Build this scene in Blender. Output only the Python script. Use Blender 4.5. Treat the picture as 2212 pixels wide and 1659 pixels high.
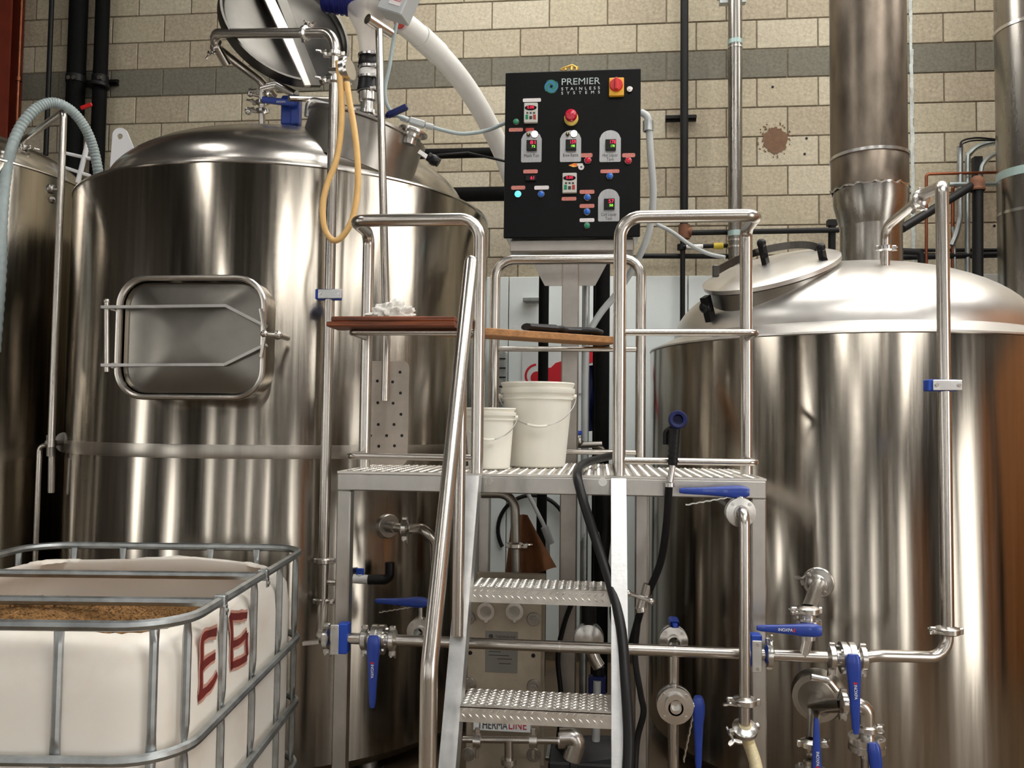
import bpy, bmesh, math, random
from mathutils import Vector, Matrix, noise
R_ = math.radians
random.seed(7)
for o in list(bpy.data.objects): bpy.data.objects.remove(o)
SC = bpy.context.scene
COL = SC.collection

# ---------------------------------------------------------------- camera
FPX, CX, CY = 1800.0, 1106.0, 829.5
YAW, PITCH, ROLL = R_(-5.91), R_(2.69), R_(0.68)
CAM = Vector((0, 0, 1.6))
_f = Vector((math.sin(YAW), math.cos(YAW), 0)); _r = Vector((math.cos(YAW), -math.sin(YAW), 0)); _u = Vector((0, 0, 1))
CF = _f*math.cos(PITCH) + _u*math.sin(PITCH); _u2 = _u*math.cos(PITCH) - _f*math.sin(PITCH)
CR = _r*math.cos(ROLL) + _u2*math.sin(ROLL); CU = _u2*math.cos(ROLL) - _r*math.sin(ROLL)
cam = bpy.data.objects.new('camera', bpy.data.cameras.new('camera')); COL.objects.link(cam)
cam.data.sensor_width = 36; cam.data.lens = FPX/2212*36; cam.data.clip_start = 0.05; cam.data.clip_end = 100
cam.matrix_world = Matrix(((CR.x, CU.x, -CF.x, CAM.x), (CR.y, CU.y, -CF.y, CAM.y), (CR.z, CU.z, -CF.z, CAM.z), (0, 0, 0, 1)))
SC.camera = cam
SC.view_settings.view_transform = 'Standard'; SC.view_settings.look = 'None'
SC.view_settings.exposure = 0.1; SC.view_settings.gamma = 1.0; SC.view_settings.use_curve_mapping = False

# ---------------------------------------------------------------- world: bright overcast daylight outside
W = bpy.data.worlds.new('world'); SC.world = W; W.use_nodes = True
W.node_tree.nodes['Background'].inputs[0].default_value = (1.0, 0.985, 0.95, 1)
W.node_tree.nodes['Background'].inputs[1].default_value = 6.3
CEIL = 6.6
# added strip lamps, unseen: (x, y, length along y, power)
LAMPS = [(-3.4, 1.6), (-3.4, -2.2), (-0.9, 4.4), (-0.2, -0.4), (-0.2, -3.8), (2.9, 1.8), (2.9, -2.0), (4.7, 3.6)]
LAMP_STRENGTH = 22.0
# roof lights (x0, x1, y0, y1) and the open loading door let the daylight in
SKYLIGHTS = [(0.5, 1.9, -2.6, 0.6), (2.6, 4.2, -2.6, 0.8), (-0.4, 5.4, 2.6, 5.2)]
DOOR_RIGHT = (-3.2, -0.3, 0.0, 4.2)
def portal(loc, rot, sx, sy):
    l = bpy.data.lights.new('daylight_portal', 'AREA'); l.shape = 'RECTANGLE'; l.size = sx; l.size_y = sy; l.cycles.is_portal = True
    o = bpy.data.objects.new('daylight_portal', l); COL.objects.link(o); o.location = loc; o.rotation_euler = rot
for (x0, x1, y0, y1) in SKYLIGHTS: portal(((x0+x1)/2, (y0+y1)/2, CEIL+0.02), (0, 0, 0), x1-x0, y1-y0)
portal((5.95, (DOOR_RIGHT[0]+DOOR_RIGHT[1])/2, 2.1), (0, R_(90), 0), 4.2, DOOR_RIGHT[1]-DOOR_RIGHT[0])

def ray(x, y): return CF + CR*((x-CX)/FPX) - CU*((y-CY)/FPX)
def P(x, y, Y):
    d = ray(x, y); return CAM + d*((Y-CAM.y)/d.y)
def Pd(x, y, dep): return CAM + ray(x, y)*dep
def PZ(x, y, z):
    d = ray(x, y); return CAM + d*((z-CAM.z)/d.z)
def PP(x, y, p0, n):
    d = ray(x, y); return CAM + d*((p0-CAM).dot(n)/d.dot(n))
def zat(x, y, Y): return P(x, y, Y).z
def vpt(x, yref, Y, y):
    """point on the vertical line through pixel (x, yref) at plane Y, at image row y"""
    a = P(x, yref, Y); b = P(x, y, Y); return Vector((a.x, Y, b.z))

# ---------------------------------------------------------------- materials
MATS = {}
def nd(nt, t, **kw):
    n = nt.nodes.new(t)
    for k, v in kw.items(): setattr(n, k, v)
    return n
def mat(name, col, rough=0.5, metal=0.0, var=0.0, scale=8.0, stretch=(1, 1, 1), bump=0.0, bscale=60.0, bstretch=None,
        rvar=0.0, col2=None, thr=None, spec=0.5, emit=None, estr=0.0, trans=0.0, alpha=1.0, aniso=0.0, coat=0.0, sss=0.0, wave=0.0, wscale=1.2, bdist=0.01, detail=6):
    m = bpy.data.materials.new(name); m.use_nodes = True; nt = m.node_tree; b = nt.nodes['Principled BSDF']
    b.inputs['Base Color'].default_value = (*col, 1); b.inputs['Roughness'].default_value = rough; b.inputs['Metallic'].default_value = metal
    b.inputs['Specular IOR Level'].default_value = spec; b.inputs['Transmission Weight'].default_value = trans
    b.inputs['Alpha'].default_value = alpha; b.inputs['Coat Weight'].default_value = coat; b.inputs['Anisotropic'].default_value = aniso
    if sss:
        b.inputs['Subsurface Weight'].default_value = sss; b.inputs['Subsurface Radius'].default_value = (0.02, 0.015, 0.01)
    if emit: b.inputs['Emission Color'].default_value = (*emit, 1); b.inputs['Emission Strength'].default_value = estr
    tc = nd(nt, 'ShaderNodeTexCoord'); mp = nd(nt, 'ShaderNodeMapping'); mp.inputs['Scale'].default_value = stretch
    nt.links.new(tc.outputs['Object'], mp.inputs['Vector'])
    if var or col2:
        no = nd(nt, 'ShaderNodeTexNoise'); no.inputs['Scale'].default_value = scale; no.inputs['Detail'].default_value = detail; no.inputs['Roughness'].default_value = 0.62
        nt.links.new(mp.outputs[0], no.inputs['Vector'])
        rp = nd(nt, 'ShaderNodeValToRGB'); e = rp.color_ramp.elements
        lo, hi = (thr if thr else (0.3, 0.72))
        e[0].position = lo; e[1].position = hi
        c2 = col2 if col2 else tuple(min(1, c*(1+var)) for c in col)
        c1 = col if col2 else tuple(c*(1-var) for c in col)
        e[0].color = (*c1, 1); e[1].color = (*c2, 1)
        nt.links.new(no.outputs['Fac'], rp.inputs['Fac']); nt.links.new(rp.outputs[0], b.inputs['Base Color'])
        if rvar:
            mr = nd(nt, 'ShaderNodeMapRange'); mr.inputs['From Min'].default_value = 0.3; mr.inputs['From Max'].default_value = 0.7
            mr.inputs['To Min'].default_value = max(0.02, rough-rvar); mr.inputs['To Max'].default_value = rough+rvar
            nt.links.new(no.outputs['Fac'], mr.inputs['Value']); nt.links.new(mr.outputs[0], b.inputs['Roughness'])
    last = None
    if wave:
        n3 = nd(nt, 'ShaderNodeTexNoise'); n3.inputs['Scale'].default_value = wscale; n3.inputs['Detail'].default_value = 1.0
        mp3 = nd(nt, 'ShaderNodeMapping'); mp3.inputs['Scale'].default_value = (1, 1, 0.45); nt.links.new(tc.outputs['Object'], mp3.inputs['Vector'])
        nt.links.new(mp3.outputs[0], n3.inputs['Vector'])
        bp = nd(nt, 'ShaderNodeBump'); bp.inputs['Strength'].default_value = 1.0; bp.inputs['Distance'].default_value = wave
        nt.links.new(n3.outputs['Fac'], bp.inputs['Height']); last = bp
    if bump:
        n2 = nd(nt, 'ShaderNodeTexNoise'); n2.inputs['Scale'].default_value = bscale; n2.inputs['Detail'].default_value = 5
        mp2 = nd(nt, 'ShaderNodeMapping'); mp2.inputs['Scale'].default_value = bstretch or stretch
        nt.links.new(tc.outputs['Object'], mp2.inputs['Vector']); nt.links.new(mp2.outputs[0], n2.inputs['Vector'])
        bp2 = nd(nt, 'ShaderNodeBump'); bp2.inputs['Strength'].default_value = bump; bp2.inputs['Distance'].default_value = bdist
        nt.links.new(n2.outputs['Fac'], bp2.inputs['Height'])
        if last: nt.links.new(last.outputs[0], bp2.inputs['Normal'])
        last = bp2
    if last: nt.links.new(last.outputs[0], b.inputs['Normal'])
    if aniso:
        tg = nd(nt, 'ShaderNodeTangent', direction_type='RADIAL', axis='Z'); nt.links.new(tg.outputs[0], b.inputs['Tangent']); b.inputs['Anisotropic Rotation'].default_value = 0.25
    MATS[name] = m; return m

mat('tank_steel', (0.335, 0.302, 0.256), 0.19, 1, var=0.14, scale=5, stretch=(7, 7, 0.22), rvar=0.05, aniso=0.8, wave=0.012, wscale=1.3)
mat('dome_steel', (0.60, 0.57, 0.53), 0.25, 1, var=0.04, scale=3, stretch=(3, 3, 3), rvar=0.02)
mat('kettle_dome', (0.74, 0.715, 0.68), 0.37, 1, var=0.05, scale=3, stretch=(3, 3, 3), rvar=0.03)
mat('band_steel', (0.43, 0.395, 0.345), 0.30, 1, var=0.10, scale=5, stretch=(7, 7, 0.22), aniso=0.6)
mat('pipe_steel', (0.54, 0.505, 0.46), 0.27, 1, var=0.05, scale=4, detail=1)
mat('cast_steel', (0.66, 0.64, 0.61), 0.26, 1, var=0.08, scale=20)
mat('frame_steel', (0.50, 0.48, 0.45), 0.36, 1, var=0.16, scale=9, stretch=(1, 1, 0.6), rvar=0.08, bump=0.05, bscale=50)
mat('alloy', (0.66, 0.66, 0.65), 0.40, 1, var=0.12, scale=14, rvar=0.08, bump=0.06, bscale=70)
mat('tread_alloy', (0.72, 0.69, 0.64), 0.42, 1, var=0.12, scale=25, rvar=0.08)
mat('galvanised', (0.40, 0.42, 0.42), 0.42, 1, var=0.2, scale=22, rvar=0.1)
mat('flue_steel', (0.20, 0.165, 0.13), 0.36, 1, var=0.30, scale=5, stretch=(2, 2, 0.8), rvar=0.04)
mat('flue_bright', (0.33, 0.31, 0.28), 0.27, 1, var=0.10, scale=4, stretch=(3, 3, 0.4), rvar=0.03)
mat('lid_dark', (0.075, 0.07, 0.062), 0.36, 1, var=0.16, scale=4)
mat('door_steel', (0.215, 0.20, 0.175), 0.30, 1, var=0.14, scale=5)
mat('lid_steel', (0.32, 0.30, 0.27), 0.33, 1, var=0.16, scale=6)
mat('block_face', (0.445, 0.392, 0.285), 0.92, var=0.20, scale=48, bump=0.55, bscale=150, spec=0.2, bdist=0.006)
mat('block_pale', (0.50, 0.448, 0.34), 0.92, var=0.20, scale=48, bump=0.55, bscale=150, spec=0.2, bdist=0.006)
mat('block_warm', (0.405, 0.348, 0.255), 0.92, var=0.22, scale=48, bump=0.55, bscale=150, spec=0.2, bdist=0.006)
mat('block_grey', (0.18, 0.17, 0.133), 0.92, var=0.22, scale=48, bump=0.55, bscale=150, spec=0.2, bdist=0.006)
mat('mortar', (0.20, 0.165, 0.12), 0.95, var=0.25, scale=30, bump=0.4, bscale=120, spec=0.1)
mat('plaster_brown', (0.17, 0.095, 0.055), 0.9, var=0.2, scale=30)
mat('white_board', (0.84, 0.90, 0.89), 0.38, var=0.04, scale=3)
mat('concrete', (0.13, 0.09, 0.052), 0.5, var=0.3, scale=2.5, bump=0.1, bscale=30)
mat('room_paint', (0.085, 0.075, 0.062), 0.8, var=0.1, scale=2)
mat('dark_paint', (0.022, 0.022, 0.024), 0.5, var=0.2, scale=4)
mat('timber', (0.42, 0.165, 0.04), 0.6, var=0.35, scale=3, stretch=(6, 6, 0.4))
mat('ceiling_deck', (0.07, 0.066, 0.06), 0.7, var=0.1, scale=3)
mat('red_paint', (0.16, 0.022, 0.008), 0.5, var=0.25, scale=5)
mat('black_pipe', (0.006, 0.006, 0.006), 0.5, spec=0.25, var=0.3, scale=12)
mat('black_foam', (0.004, 0.004, 0.004), 0.75, spec=0.12, var=0.3, scale=30, bump=0.2, bscale=60)
mat('black_rubber', (0.006, 0.006, 0.0065), 0.42, spec=0.3, var=0.2, scale=20)
mat('black_plastic', (0.005, 0.005, 0.0055), 0.35, spec=0.3)
mat('rust', (0.16, 0.062, 0.028), 0.75, var=0.35, scale=20)
mat('copper', (0.26, 0.085, 0.045), 0.42, 1, var=0.2, scale=20)
mat('conduit', (0.42, 0.47, 0.47), 0.38, 1, var=0.1, scale=10)
mat('grey_plastic', (0.44, 0.46, 0.46), 0.45, var=0.05, scale=10)
mat('grey_hose', (0.33, 0.39, 0.39), 0.55, var=0.10, scale=20)
mat('white_pvc', (0.78, 0.77, 0.74), 0.35, var=0.05, scale=5)
mat('white_enamel', (0.75, 0.75, 0.76), 0.4)
mat('bucket_white', (0.80, 0.775, 0.69), 0.42, var=0.03, scale=4, sss=0.15)
mat('wire', (0.45, 0.44, 0.42), 0.35, 1)
mat('tote_plastic', (0.78, 0.735, 0.66), 0.42, var=0.10, scale=4, col2=(0.70, 0.60, 0.49), thr=(0.52, 0.85), sss=0.2)
mat('spray_paint', (0.15, 0.014, 0.010), 0.6, var=0.3, scale=18)
mat('spray_mist', (0.52, 0.27, 0.21), 0.6, var=0.2, scale=18)
mat('grain', (0.30, 0.15, 0.045), 0.9, var=0.55, scale=90, bump=1.0, bscale=130, bdist=0.02)
mat('grain_kernel', (0.40, 0.21, 0.07), 0.85, var=0.5, scale=25)
mat('board_red', (0.17, 0.042, 0.012), 0.5, var=0.75, scale=7, stretch=(0.7, 12, 12))
mat('paddle_steel', (0.43, 0.375, 0.32), 0.5, 0.7, var=0.12, scale=10)
mat('board_tan', (0.36, 0.17, 0.06), 0.6, var=0.35, scale=6, stretch=(0.8, 10, 10))
mat('cotton', (0.80, 0.77, 0.71), 0.9, var=0.12, scale=30, bump=0.3, bscale=90)
mat('leather', (0.19, 0.075, 0.026), 0.75, var=0.45, scale=9, bump=0.2, bscale=30)
mat('panel_black', (0.0035, 0.0035, 0.0037), 0.45, spec=0.14, var=0.3, scale=6, rvar=0.08, bump=0.04, bscale=90)
mat('panel_edge', (0.58, 0.57, 0.55), 0.3, 1)
mat('post_steel', (0.40, 0.37, 0.335), 0.38, 1, var=0.14, scale=6, rvar=0.06)
mat('valve_blue', (0.012, 0.045, 0.30), 0.36, var=0.12, scale=14, coat=0.2)
mat('pad_blue', (0.010, 0.06, 0.42), 0.5)
mat('dark_blue', (0.005, 0.010, 0.075), 0.45, spec=0.3, var=0.2, scale=10)
mat('motor_blue', (0.010, 0.016, 0.17), 0.42, var=0.2, scale=10)
mat('latex_hose', (0.78, 0.50, 0.19), 0.35, var=0.18, scale=7, sss=0.25)
mat('braid_hose', (0.72, 0.62, 0.38), 0.4, var=0.12, scale=120)
mat('safety_red', (0.62, 0.012, 0.012), 0.35)
mat('knob_red', (0.50, 0.006, 0.03), 0.25, coat=0.4)
mat('safety_yellow', (0.80, 0.42, 0.02), 0.4)
mat('pale_yellow', (0.85, 0.66, 0.16), 0.4)
mat('lens_red', (0.55, 0.005, 0.03), 0.25, coat=0.4)
mat('lens_blue', (0.01, 0.12, 0.55), 0.25, coat=0.4)
mat('lens_green', (0.01, 0.22, 0.10), 0.25, coat=0.4)
mat('lens_teal_lit', (0.05, 0.6, 0.65), 0.25, emit=(0.10, 0.85, 0.95), estr=1.6)
mat('lens_white_lit', (0.9, 0.88, 0.85), 0.3, emit=(1.0, 0.95, 0.90), estr=1.6)
mat('badge', (0.42, 0.42, 0.42), 0.36, 0.85, var=0.12, scale=30, stretch=(8, 1, 0.5))
mat('label_pink', (0.58, 0.20, 0.16), 0.55, var=0.25, scale=160)
mat('label_white', (0.76, 0.70, 0.70), 0.55, var=0.10, scale=160)
mat('label_red', (0.40, 0.035, 0.025), 0.55, var=0.2, scale=120)
mat('keypad', (0.56, 0.55, 0.50), 0.45)
mat('digit_red', (0.8, 0.02, 0.06), 0.4, emit=(1.0, 0.02, 0.08), estr=1.0)
mat('digit_green', (0.2, 0.8, 0.05), 0.4, emit=(0.35, 1.0, 0.05), estr=1.1)
mat('print_white', (0.78, 0.80, 0.80), 0.5)
mat('print_grey', (0.46, 0.52, 0.52), 0.4)
mat('print_dark', (0.03, 0.028, 0.026), 0.6)
mat('print_red', (0.45, 0.012, 0.025), 0.5)
mat('logo_green', (0.012, 0.20, 0.11), 0.4)
mat('logo_blue', (0.03, 0.18, 0.36), 0.4)
mat('flame', (0.85, 0.16, 0.02), 0.5, col2=(0.95, 0.60, 0.10), scale=60, thr=(0.4, 0.6))
mat('brass', (0.55, 0.36, 0.10), 0.3, 1)
mat('tape_yellow', (0.62, 0.46, 0.03), 0.5)
mat('tape_teal', (0.38, 0.50, 0.48), 0.5, 0.5)
mat('exchanger_paint', (0.34, 0.29, 0.22), 0.45, 0.35, var=0.16, scale=8, bump=0.06, bscale=50)
mat('nameplate', (0.20, 0.195, 0.175), 0.45, 0.6)
mat('funnel_clear', (0.66, 0.62, 0.57), 0.35, alpha=0.62, var=0.08, scale=8, col2=(0.40, 0.28, 0.22), thr=(0.60, 0.75))
mat('banner_red', (0.60, 0.008, 0.022), 0.55)
mat('lamp_glow', (1, 1, 1), 0.5, emit=(1.0, 0.975, 0.93), estr=LAMP_STRENGTH)
mat('glove_black', (0.012, 0.012, 0.013), 0.55, bump=0.3, bscale=60)
mat('caulk', (0.50, 0.53, 0.50), 0.7, var=0.3, scale=20)

# ---------------------------------------------------------------- mesh helpers
def basis(ax):
    ax = Vector(ax).normalized()
    h = Vector((0, 0, 1)) if abs(ax.z) < 0.9 else Vector((1, 0, 0))
    e1 = h.cross(ax).normalized(); e2 = ax.cross(e1)
    return e1, e2, ax
def fillet(pts, r, k=6):
    pts = [Vector(p) for p in pts]
    out = [pts[0]]
    for i in range(1, len(pts)-1):
        a, b, c = pts[i-1], pts[i], pts[i+1]
        rr = r[i-1] if isinstance(r, (list, tuple)) else r
        u = (a-b); v = (c-b); lu, lv = u.length, v.length
        if lu < 1e-6 or lv < 1e-6: continue
        u /= lu; v /= lv
        ang = math.acos(max(-1, min(1, u.dot(v))))
        if ang > 3.10 or rr <= 0: out.append(b); continue
        t = min(rr/math.tan(ang/2), lu*0.49, lv*0.49); rr2 = t*math.tan(ang/2)
        bis = (u+v).normalized(); cen = b + bis*(rr2/math.sin(ang/2))
        p0 = b+u*t; p1 = b+v*t; w0 = p0-cen; w1 = p1-cen
        for j in range(k+1):
            w = w0.lerp(w1, j/k); w = w*(w0.length/max(1e-9, w.length))
            out.append(cen+w)
    out.append(pts[-1]); return out
def smooth_path(pts, n=8):
    """Catmull-Rom through points"""
    pts = [Vector(p) for p in pts]; q = [pts[0]*2-pts[1]] + pts + [pts[-1]*2-pts[-2]]; out = []
    for i in range(1, len(q)-2):
        p0, p1, p2, p3 = q[i-1:i+3]
        for j in range(n):
            t = j/n
            out.append(0.5*((2*p1)+(p2-p0)*t+(2*p0-5*p1+4*p2-p3)*t*t+(3*p1-p0-3*p2+p3)*t*t*t))
    out.append(pts[-1]); return out

class MB:
    def __init__(s): s.v = []; s.f = []
    def add(s, vs, fs):
        o = len(s.v); s.v += [Vector(a) for a in vs]; s.f += [tuple(i+o for i in f) for f in fs]; return s
    def box(s, c, size, ax=None):
        c = Vector(c); ex, ey, ez = ax if ax else (Vector((1, 0, 0)), Vector((0, 1, 0)), Vector((0, 0, 1)))
        vs = [c + ex*(size[0]/2*i) + ey*(size[1]/2*j) + ez*(size[2]/2*k) for k in (-1, 1) for j in (-1, 1) for i in (-1, 1)]
        return s.add(vs, [(0, 2, 3, 1), (4, 5, 7, 6), (0, 1, 5, 4), (2, 6, 7, 3), (0, 4, 6, 2), (1, 3, 7, 5)])
    def cbox(s, c, size, ch=0.004, ax=None):
        """box with chamfered edges"""
        c = Vector(c); ex, ey, ez = ax if ax else (Vector((1, 0, 0)), Vector((0, 1, 0)), Vector((0, 0, 1)))
        bm = bmesh.new(); bmesh.ops.create_cube(bm, size=1.0)
        for v in bm.verts: v.co = Vector((v.co.x*size[0], v.co.y*size[1], v.co.z*size[2]))
        bmesh.ops.bevel(bm, geom=list(bm.edges), offset=min(ch, min(size)*0.45), segments=1, affect='EDGES')
        bm.verts.index_update()
        vs = [c+ex*v.co.x+ey*v.co.y+ez*v.co.z for v in bm.verts]; fs = [tuple(v.index for v in f.verts) for f in bm.faces]
        bm.free(); return s.add(vs, fs)
    def beam(s, a, b, w, h, up=(0, 0, 1), ch=0.0):
        a = Vector(a); b = Vector(b); d = (b-a); L = d.length; ex = d/L
        ey = Vector(up).cross(ex)
        if ey.length < 1e-4: ey = Vector((1, 0, 0)).cross(ex)
        ey.normalize(); ez = ex.cross(ey)
        if ch: return s.cbox((a+b)/2, (L, w, h), ch, (ex, ey, ez))
        return s.box((a+b)/2, (L, w, h), (ex, ey, ez))
    def tube(s, path, r, n=14, cap=True, closed=False, flat=1.0, rfun=None):
        path = [Vector(p) for p in path]; q = [path[0]]
        for p in path[1:]:
            if (p-q[-1]).length > 1e-5: q.append(p)
        path = q; N = len(path)
        if closed and (path[0]-path[-1]).length < 1e-4: path.pop(); N -= 1
        vs = []; t0 = (path[1]-path[0]).normalized(); e1, e2, _ = basis(t0)
        for i in range(N):
            if closed: t = (path[(i+1) % N]-path[i-1]).normalized()
            elif i == 0: t = t0
            elif i == N-1: t = (path[-1]-path[-2]).normalized()
            else: t = ((path[i+1]-path[i]).normalized()+(path[i]-path[i-1]).normalized()).normalized()
            e1 = (e1 - t*e1.dot(t)).normalized(); e2 = t.cross(e1)
            rr = r if rfun is None else rfun(i/(N-1))
            for j in range(n):
                a = 2*math.pi*j/n; vs.append(path[i]+e1*(rr*math.cos(a))+e2*(rr*flat*math.sin(a)))
        fs = []; M = N if closed else N-1
        for i in range(M):
            for j in range(n):
                a = i*n+j; b = i*n+(j+1) % n; c = ((i+1) % N)*n+(j+1) % n; d = ((i+1) % N)*n+j; fs.append((a, b, c, d))
        if cap and not closed:
            fs.append(tuple(range(n-1, -1, -1))); fs.append(tuple((N-1)*n+j for j in range(n)))
        return s.add(vs, fs)
    def cyl(s, a, b, r, n=20): return s.tube([a, b], r, n)
    def lathe(s, prof, o, ax=(0, 0, 1), n=32, a0=0.0, a1=None, e1=None):
        b1, b2, az = basis(ax)
        if e1 is not None: b1 = Vector(e1).normalized(); b2 = az.cross(b1)
        o = Vector(o); full = a1 is None; m = n if full else n+1; vs = []; fs = []; idx = []
        for (r, h) in prof:
            if r < 1e-6: idx.append([len(vs)]); vs.append(o+az*h)
            else:
                row = []
                for j in range(m):
                    a = 2*math.pi*j/n if full else a0+(a1-a0)*j/n
                    row.append(len(vs)); vs.append(o+b1*(r*math.cos(a))+b2*(r*math.sin(a))+az*h)
                idx.append(row)
        for p, q in zip(idx[:-1], idx[1:]):
            cnt = n
            for j in range(cnt):
                k = (j+1) % m
                if len(p) == 1 and len(q) == 1: break
                if len(p) == 1: fs.append((p[0], q[k], q[j]))
                elif len(q) == 1: fs.append((p[j], p[k], q[0]))
                else: fs.append((p[j], p[k], q[k], q[j]))
        return s.add(vs, fs)
    def disc(s, c, ax, r, t, n=24, ch=0.0):
        """solid disc centred on c, thickness t along ax"""
        ch = min(ch, t*0.45)
        pr = [(0, -t/2), (r-ch, -t/2)] + ([(r, -t/2+ch), (r, t/2-ch)] if ch else [(r, t/2)]) + ([(r-ch, t/2)] if ch else []) + [(0, t/2)]
        return s.lathe(pr, c, ax, n)
    def ring(s, c, ax, ri, ro, t, n=28):
        return s.lathe([(ri, -t/2), (ro, -t/2), (ro, t/2), (ri, t/2), (ri, -t/2)], c, ax, n)
    def prism(s, out, o, ex, ey, t0, t1):
        """2D outline extruded along ex x ey"""
        o = Vector(o); ex = Vector(ex); ey = Vector(ey); ez = ex.cross(ey).normalized(); n = len(out)
        vs = [o+ex*p[0]+ey*p[1]+ez*t0 for p in out]+[o+ex*p[0]+ey*p[1]+ez*t1 for p in out]
        return s.add(vs, [tuple(range(n-1, -1, -1)), tuple(range(n, 2*n))]+[(i, (i+1) % n, n+(i+1) % n, n+i) for i in range(n)])
    def ball(s, c, r, n=12, sc=(1, 1, 1)):
        c = Vector(c); vs = []; fs = []
        m = n//2
        for i in range(m+1):
            for j in range(n):
                a = math.pi*i/m; b = 2*math.pi*j/n
                vs.append(c+Vector((r*sc[0]*math.sin(a)*math.cos(b), r*sc[1]*math.sin(a)*math.sin(b), r*sc[2]*math.cos(a))))
        for i in range(m):
            for j in range(n): fs.append((i*n+j, (i+1)*n+j, (i+1)*n+(j+1) % n, i*n+(j+1) % n))
        return s.add(vs, fs)

def rrect(w, h, r, k=6):
    pts = []
    for cx, cy, a0 in ((w/2-r, h/2-r, 0), (-w/2+r, h/2-r, 90), (-w/2+r, -h/2+r, 180), (w/2-r, -h/2+r, 270)):
        for j in range(k+1):
            a = R_(a0+90*j/k); pts.append((cx+r*math.cos(a), cy+r*math.sin(a)))
    return pts

def mkmesh(name, mb, base, m, smooth=35):
    me = bpy.data.meshes.new(name)
    base = Vector(base)
    me.from_pydata([tuple(p-base) for p in mb.v], [], mb.f); 
    bm = bmesh.new(); bm.from_mesh(me); bmesh.ops.remove_doubles(bm, verts=bm.verts, dist=1e-6); bmesh.ops.recalc_face_normals(bm, faces=bm.faces); bm.to_mesh(me); bm.free()
    me.materials.append(MATS[m])
    if smooth:
        me.shade_smooth(); me.set_sharp_from_angle(angle=R_(smooth))
    return me
def props(o, label=None, cat=None, group=None, kind=None):
    if label: o['label'] = label
    if cat: o['category'] = cat
    if group: o['group'] = group
    if kind: o['kind'] = kind
    return o
class Thing:
    def __init__(s, name, base, label=None, cat=None, group=None, kind=None):
        s.o = bpy.data.objects.new(name, None); s.o.empty_display_size = 0.1; COL.objects.link(s.o); s.base = Vector(base); s.o.location = s.base
        props(s.o, label, cat, group, kind)
    def part(s, name, mb, m, label=None, parent=None, smooth=35, kind=None):
        o = bpy.data.objects.new(name, mkmesh(name, mb, s.base, m, smooth)); COL.objects.link(o); o.parent = parent if parent else s.o
        props(o, label, kind=kind); return o
    def text(s, name, body, pos, ex, ey, size, m, align='CENTER', parent=None, label=None, wscale=1.0, spacing=1.0, depth=0.0006, fit=None):
        cu = bpy.data.curves.new(name, 'FONT'); cu.body = body; cu.size = size; cu.align_x = align; cu.align_y = 'CENTER'; cu.extrude = depth; cu.space_character = spacing
        cu.materials.append(MATS[m])
        tmp = bpy.data.objects.new('lettering_tmp', cu); COL.objects.link(tmp)
        dg = bpy.context.evaluated_depsgraph_get(); me = bpy.data.meshes.new_from_object(tmp.evaluated_get(dg)); me.name = name
        bpy.data.objects.remove(tmp); bpy.data.curves.remove(cu)
        if not me.materials: me.materials.append(MATS[m])
        if fit:
            xs = [v.co.x for v in me.vertices]; wscale = fit/max(1e-6, max(xs)-min(xs))
        o = bpy.data.objects.new(name, me); COL.objects.link(o); o.parent = parent if parent else s.o
        ex = Vector(ex).normalized(); ey = Vector(ey).normalized(); ez = ex.cross(ey); p = Vector(pos)-s.base
        for v in me.vertices: v.co = p+ex*(v.co.x*wscale)+ey*v.co.y+ez*v.co.z
        props(o, label); return o
def solo(name, mb, m, label, cat, base=None, group=None, kind=None, smooth=35):
    zs = [p.z for p in mb.v]; b = Vector(base) if base is not None else Vector((sum(p.x for p in mb.v)/len(mb.v), sum(p.y for p in mb.v)/len(mb.v), min(zs)))
    o = bpy.data.objects.new(name, mkmesh(name, mb, b, m, smooth)); COL.objects.link(o); o.location = b
    return props(o, label, cat, group, kind)
XV, YV, ZV = Vector((1, 0, 0)), Vector((0, 1, 0)), Vector((0, 0, 1))
CAMB = -YV  # towards the viewer across the room

# ---------------------------------------------------------------- the room
WY = 5.723; WX0 = -3.408; WZ0 = 4.176; BW, BH = 0.4064, 0.2032
XW0, XW1, YF = -6.4, 5.9, -6.8
WT = WY + 0.007          # mortar face, blocks stand proud of it
wall = Thing('wall_back', (0, WY, 0), kind='structure')
mb = MB(); mb.box(((XW0+XW1)/2, WT+0.1, CEIL/2), (XW1-XW0, 0.2, CEIL)); wall.part('mortar_bed', mb, 'mortar')
# two block meshes: whole block shared by all
def block_mesh(w, m):
    b = MB(); b.cbox((0, 0, 0), (w-0.009, 0.05, BH-0.009), 0.003); return mkmesh('block', b, (0, 0, 0), m, 30)
BM = {m: block_mesh(BW, m) for m in ('block_face', 'block_pale', 'block_warm', 'block_grey')}
rest = {}
for r in range(-12, 21):
    ztop = WZ0 - r*BH; zc = ztop-BH/2
    if zc > CEIL-0.05 or zc < 0.1: continue
    off = 0.5 if r % 2 == 0 else 0.0
    for k in range(-8, 24):
        x = WX0+(k+off+0.5)*BW
        if x < XW0+0.2 or x > XW1-0.2: continue
        m = 'block_grey' if r == 0 else random.choice(['block_face', 'block_face', 'block_pale', 'block_warm'])
        d = Vector((x, WY, zc))-CAM; dep = d.dot(CF); px = CX+FPX*d.dot(CR)/dep; py = CY-FPX*d.dot(CU)/dep
        inv = -110 < px < 2320 and -60 < py < 640
        yo = random.uniform(-0.0015, 0.0015)
        if inv:
            o = bpy.data.objects.new('block', BM[m]); COL.objects.link(o); o.parent = wall.o; o.location = (x, 0.025+yo, zc)
        else:
            b = rest.setdefault(m, MB()); b.box((x, WY+0.025, zc), (BW-0.009, 0.05, BH-0.009))
for m, b in rest.items(): wall.part('distant_blocks', b, m, kind='stuff', smooth=0)
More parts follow.
